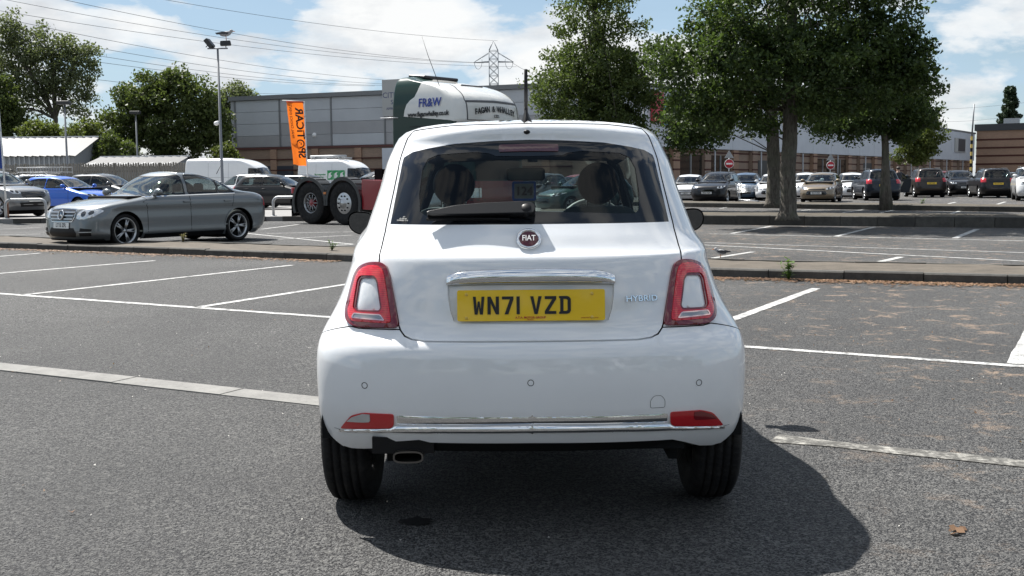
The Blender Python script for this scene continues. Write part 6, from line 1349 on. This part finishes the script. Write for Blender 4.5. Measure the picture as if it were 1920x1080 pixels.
def q(da,k,z): return np.stack([P[:,0]+np.cos(a+da)*s*k,P[:,1]+np.sin(a+da)*s*k,z],1)
z0=np.full(n,.006); V=np.stack([q(0,1.2,z0+rng.random(n)*.02),q(1.57,.6,z0+.004),q(3.14,1.1,z0+rng.random(n)*.015),q(4.71,.6,z0+.004)],1).reshape(-1,3)
LITR=leafm('dry_leaf',(.07,.038,.022),(.14,.078,.045),(.26,.165,.10),.2); o=fastmesh('fallen_leaves',V,np.arange(4*n).reshape(-1,4),LITR,None); o['kind']='stuff'
rng=np.random.default_rng(8); n=260; P=np.stack([rng.uniform(-6,6,n),rng.uniform(3.2,13,n)],1); a=rng.random(n)*6.3; s=rng.uniform(.003,.009,n); z0=np.full(n,.003); V=np.stack([q(0,1,z0),q(1.57,1,z0+.006),q(3.14,1.,z0),q(4.71,1,z0+.004)],1).reshape(-1,3); o=fastmesh('loose_chippings',V,np.arange(4*n).reshape(-1,4),mat('chipping',(.45,.44,.41),.8),None); o['kind']='stuff'
gx,gy=G(1792,999); m=MB(); r2=random.Random(4)
for k in range(7): c=Vector((r2.uniform(-.03,.03),r2.uniform(-.02,.02),.004)); d=Vector((r2.uniform(-1,1),r2.uniform(-1,1),r2.uniform(.1,.5)))*.035; w=Vector((-d.y,d.x,.01))*.5; m.add([c,c+d*.5+w,c+d,c+d*.5-w],[(0,1,2,3)])
o=m.build('dead_leaf',LITR); o.location=(gx,gy,.002); tag(o,'crumpled brown dead leaf lying alone on the tarmac at the lower right','leaf')
gx,gy=G(780,979); m=MB(); r2=random.Random(9); m.add([(gx+.062*math.cos(t)*(1+r2.uniform(-.25,.25)),gy+.05*math.sin(t)*(1+r2.uniform(-.25,.25)),.004) for t in np.linspace(0,2*math.pi,40,endpoint=False)],[tuple(range(40))]); m.build('oil_stain',mat('oil',(.012,.012,.013),.5),ground)
# person standing at the open door
D=58.; R=thing('person','person in dark jacket and pale trousers at the open door of the navy SUV','person',(PD(1684,D),D,0),.6)
def skin(name,V,E,rad,m,par):
    me=bpy.data.meshes.new(name); me.from_pydata(V,E,[]); o=bpy.data.objects.new(name,me); COL.objects.link(o); md=o.modifiers.new('s','SKIN'); ls=me.skin_vertices[0].data
    for i,r_ in enumerate(rad): ls[i].radius=(r_,r_); ls[i].use_root=(i==0)
    o.modifiers.new('d','SUBSURF').levels=1; me2=bpy.data.meshes.new_from_object(o.evaluated_get(bpy.context.evaluated_depsgraph_get())); bpy.data.objects.remove(o); me2.materials.clear(); me2.materials.append(m); me2.polygons.foreach_set('use_smooth',[True]*len(me2.polygons)); return link(bpy.data.objects.new(name,me2),par)
skin('body',[(0,0,.95),(0,0,1.15),(0,0,1.38),(0,0,1.50),(0,.02,1.62),(0,.03,1.70),(.18,0,1.40),(.24,.03,1.15),(.22,.15,.95),(-.18,0,1.40),(-.24,.05,1.15),(-.2,.2,.98),(.1,0,.88),(.11,.03,.5),(.11,0,.08),(.11,.13,.05),(-.1,0,.88),(-.11,.03,.5),(-.11,0,.08),(-.11,.13,.05)],
 [(0,1),(1,2),(2,3),(3,4),(4,5),(2,6),(6,7),(7,8),(2,9),(9,10),(10,11),(0,12),(12,13),(13,14),(14,15),(0,16),(16,17),(17,18),(18,19)],[.15,.14,.15,.06,.09,.08,.065,.05,.035,.065,.05,.035,.095,.07,.05,.04,.095,.07,.05,.04],mat('skin_tone',(.42,.26,.19),.6),R)
skin('jacket',[(0,0,.92),(0,0,1.15),(0,0,1.36),(0,0,1.46),(.19,0,1.40),(.25,.03,1.15),(.23,.13,.98),(-.19,0,1.40),(-.25,.05,1.15),(-.21,.18,1.0)],[(0,1),(1,2),(2,3),(2,4),(4,5),(5,6),(2,7),(7,8),(8,9)],[.17,.16,.165,.08,.08,.06,.05,.08,.06,.05],mat('dark_jacket',(.02,.022,.03),.8),R)
skin('trousers',[(0,0,.93),(.1,0,.86),(.115,.03,.5),(.115,0,.10),(-.1,0,.86),(-.115,.03,.5),(-.115,0,.10)],[(0,1),(1,2),(2,3),(0,4),(4,5),(5,6)],[.17,.11,.085,.075,.11,.085,.075],mat('beige_trousers',(.36,.33,.27),.8),R)
m=MB(); m.ell((0,.0,1.68),(.095,.11,.09),12,8); m.build('hair',mat('hair',(.03,.02,.015),.6),R)
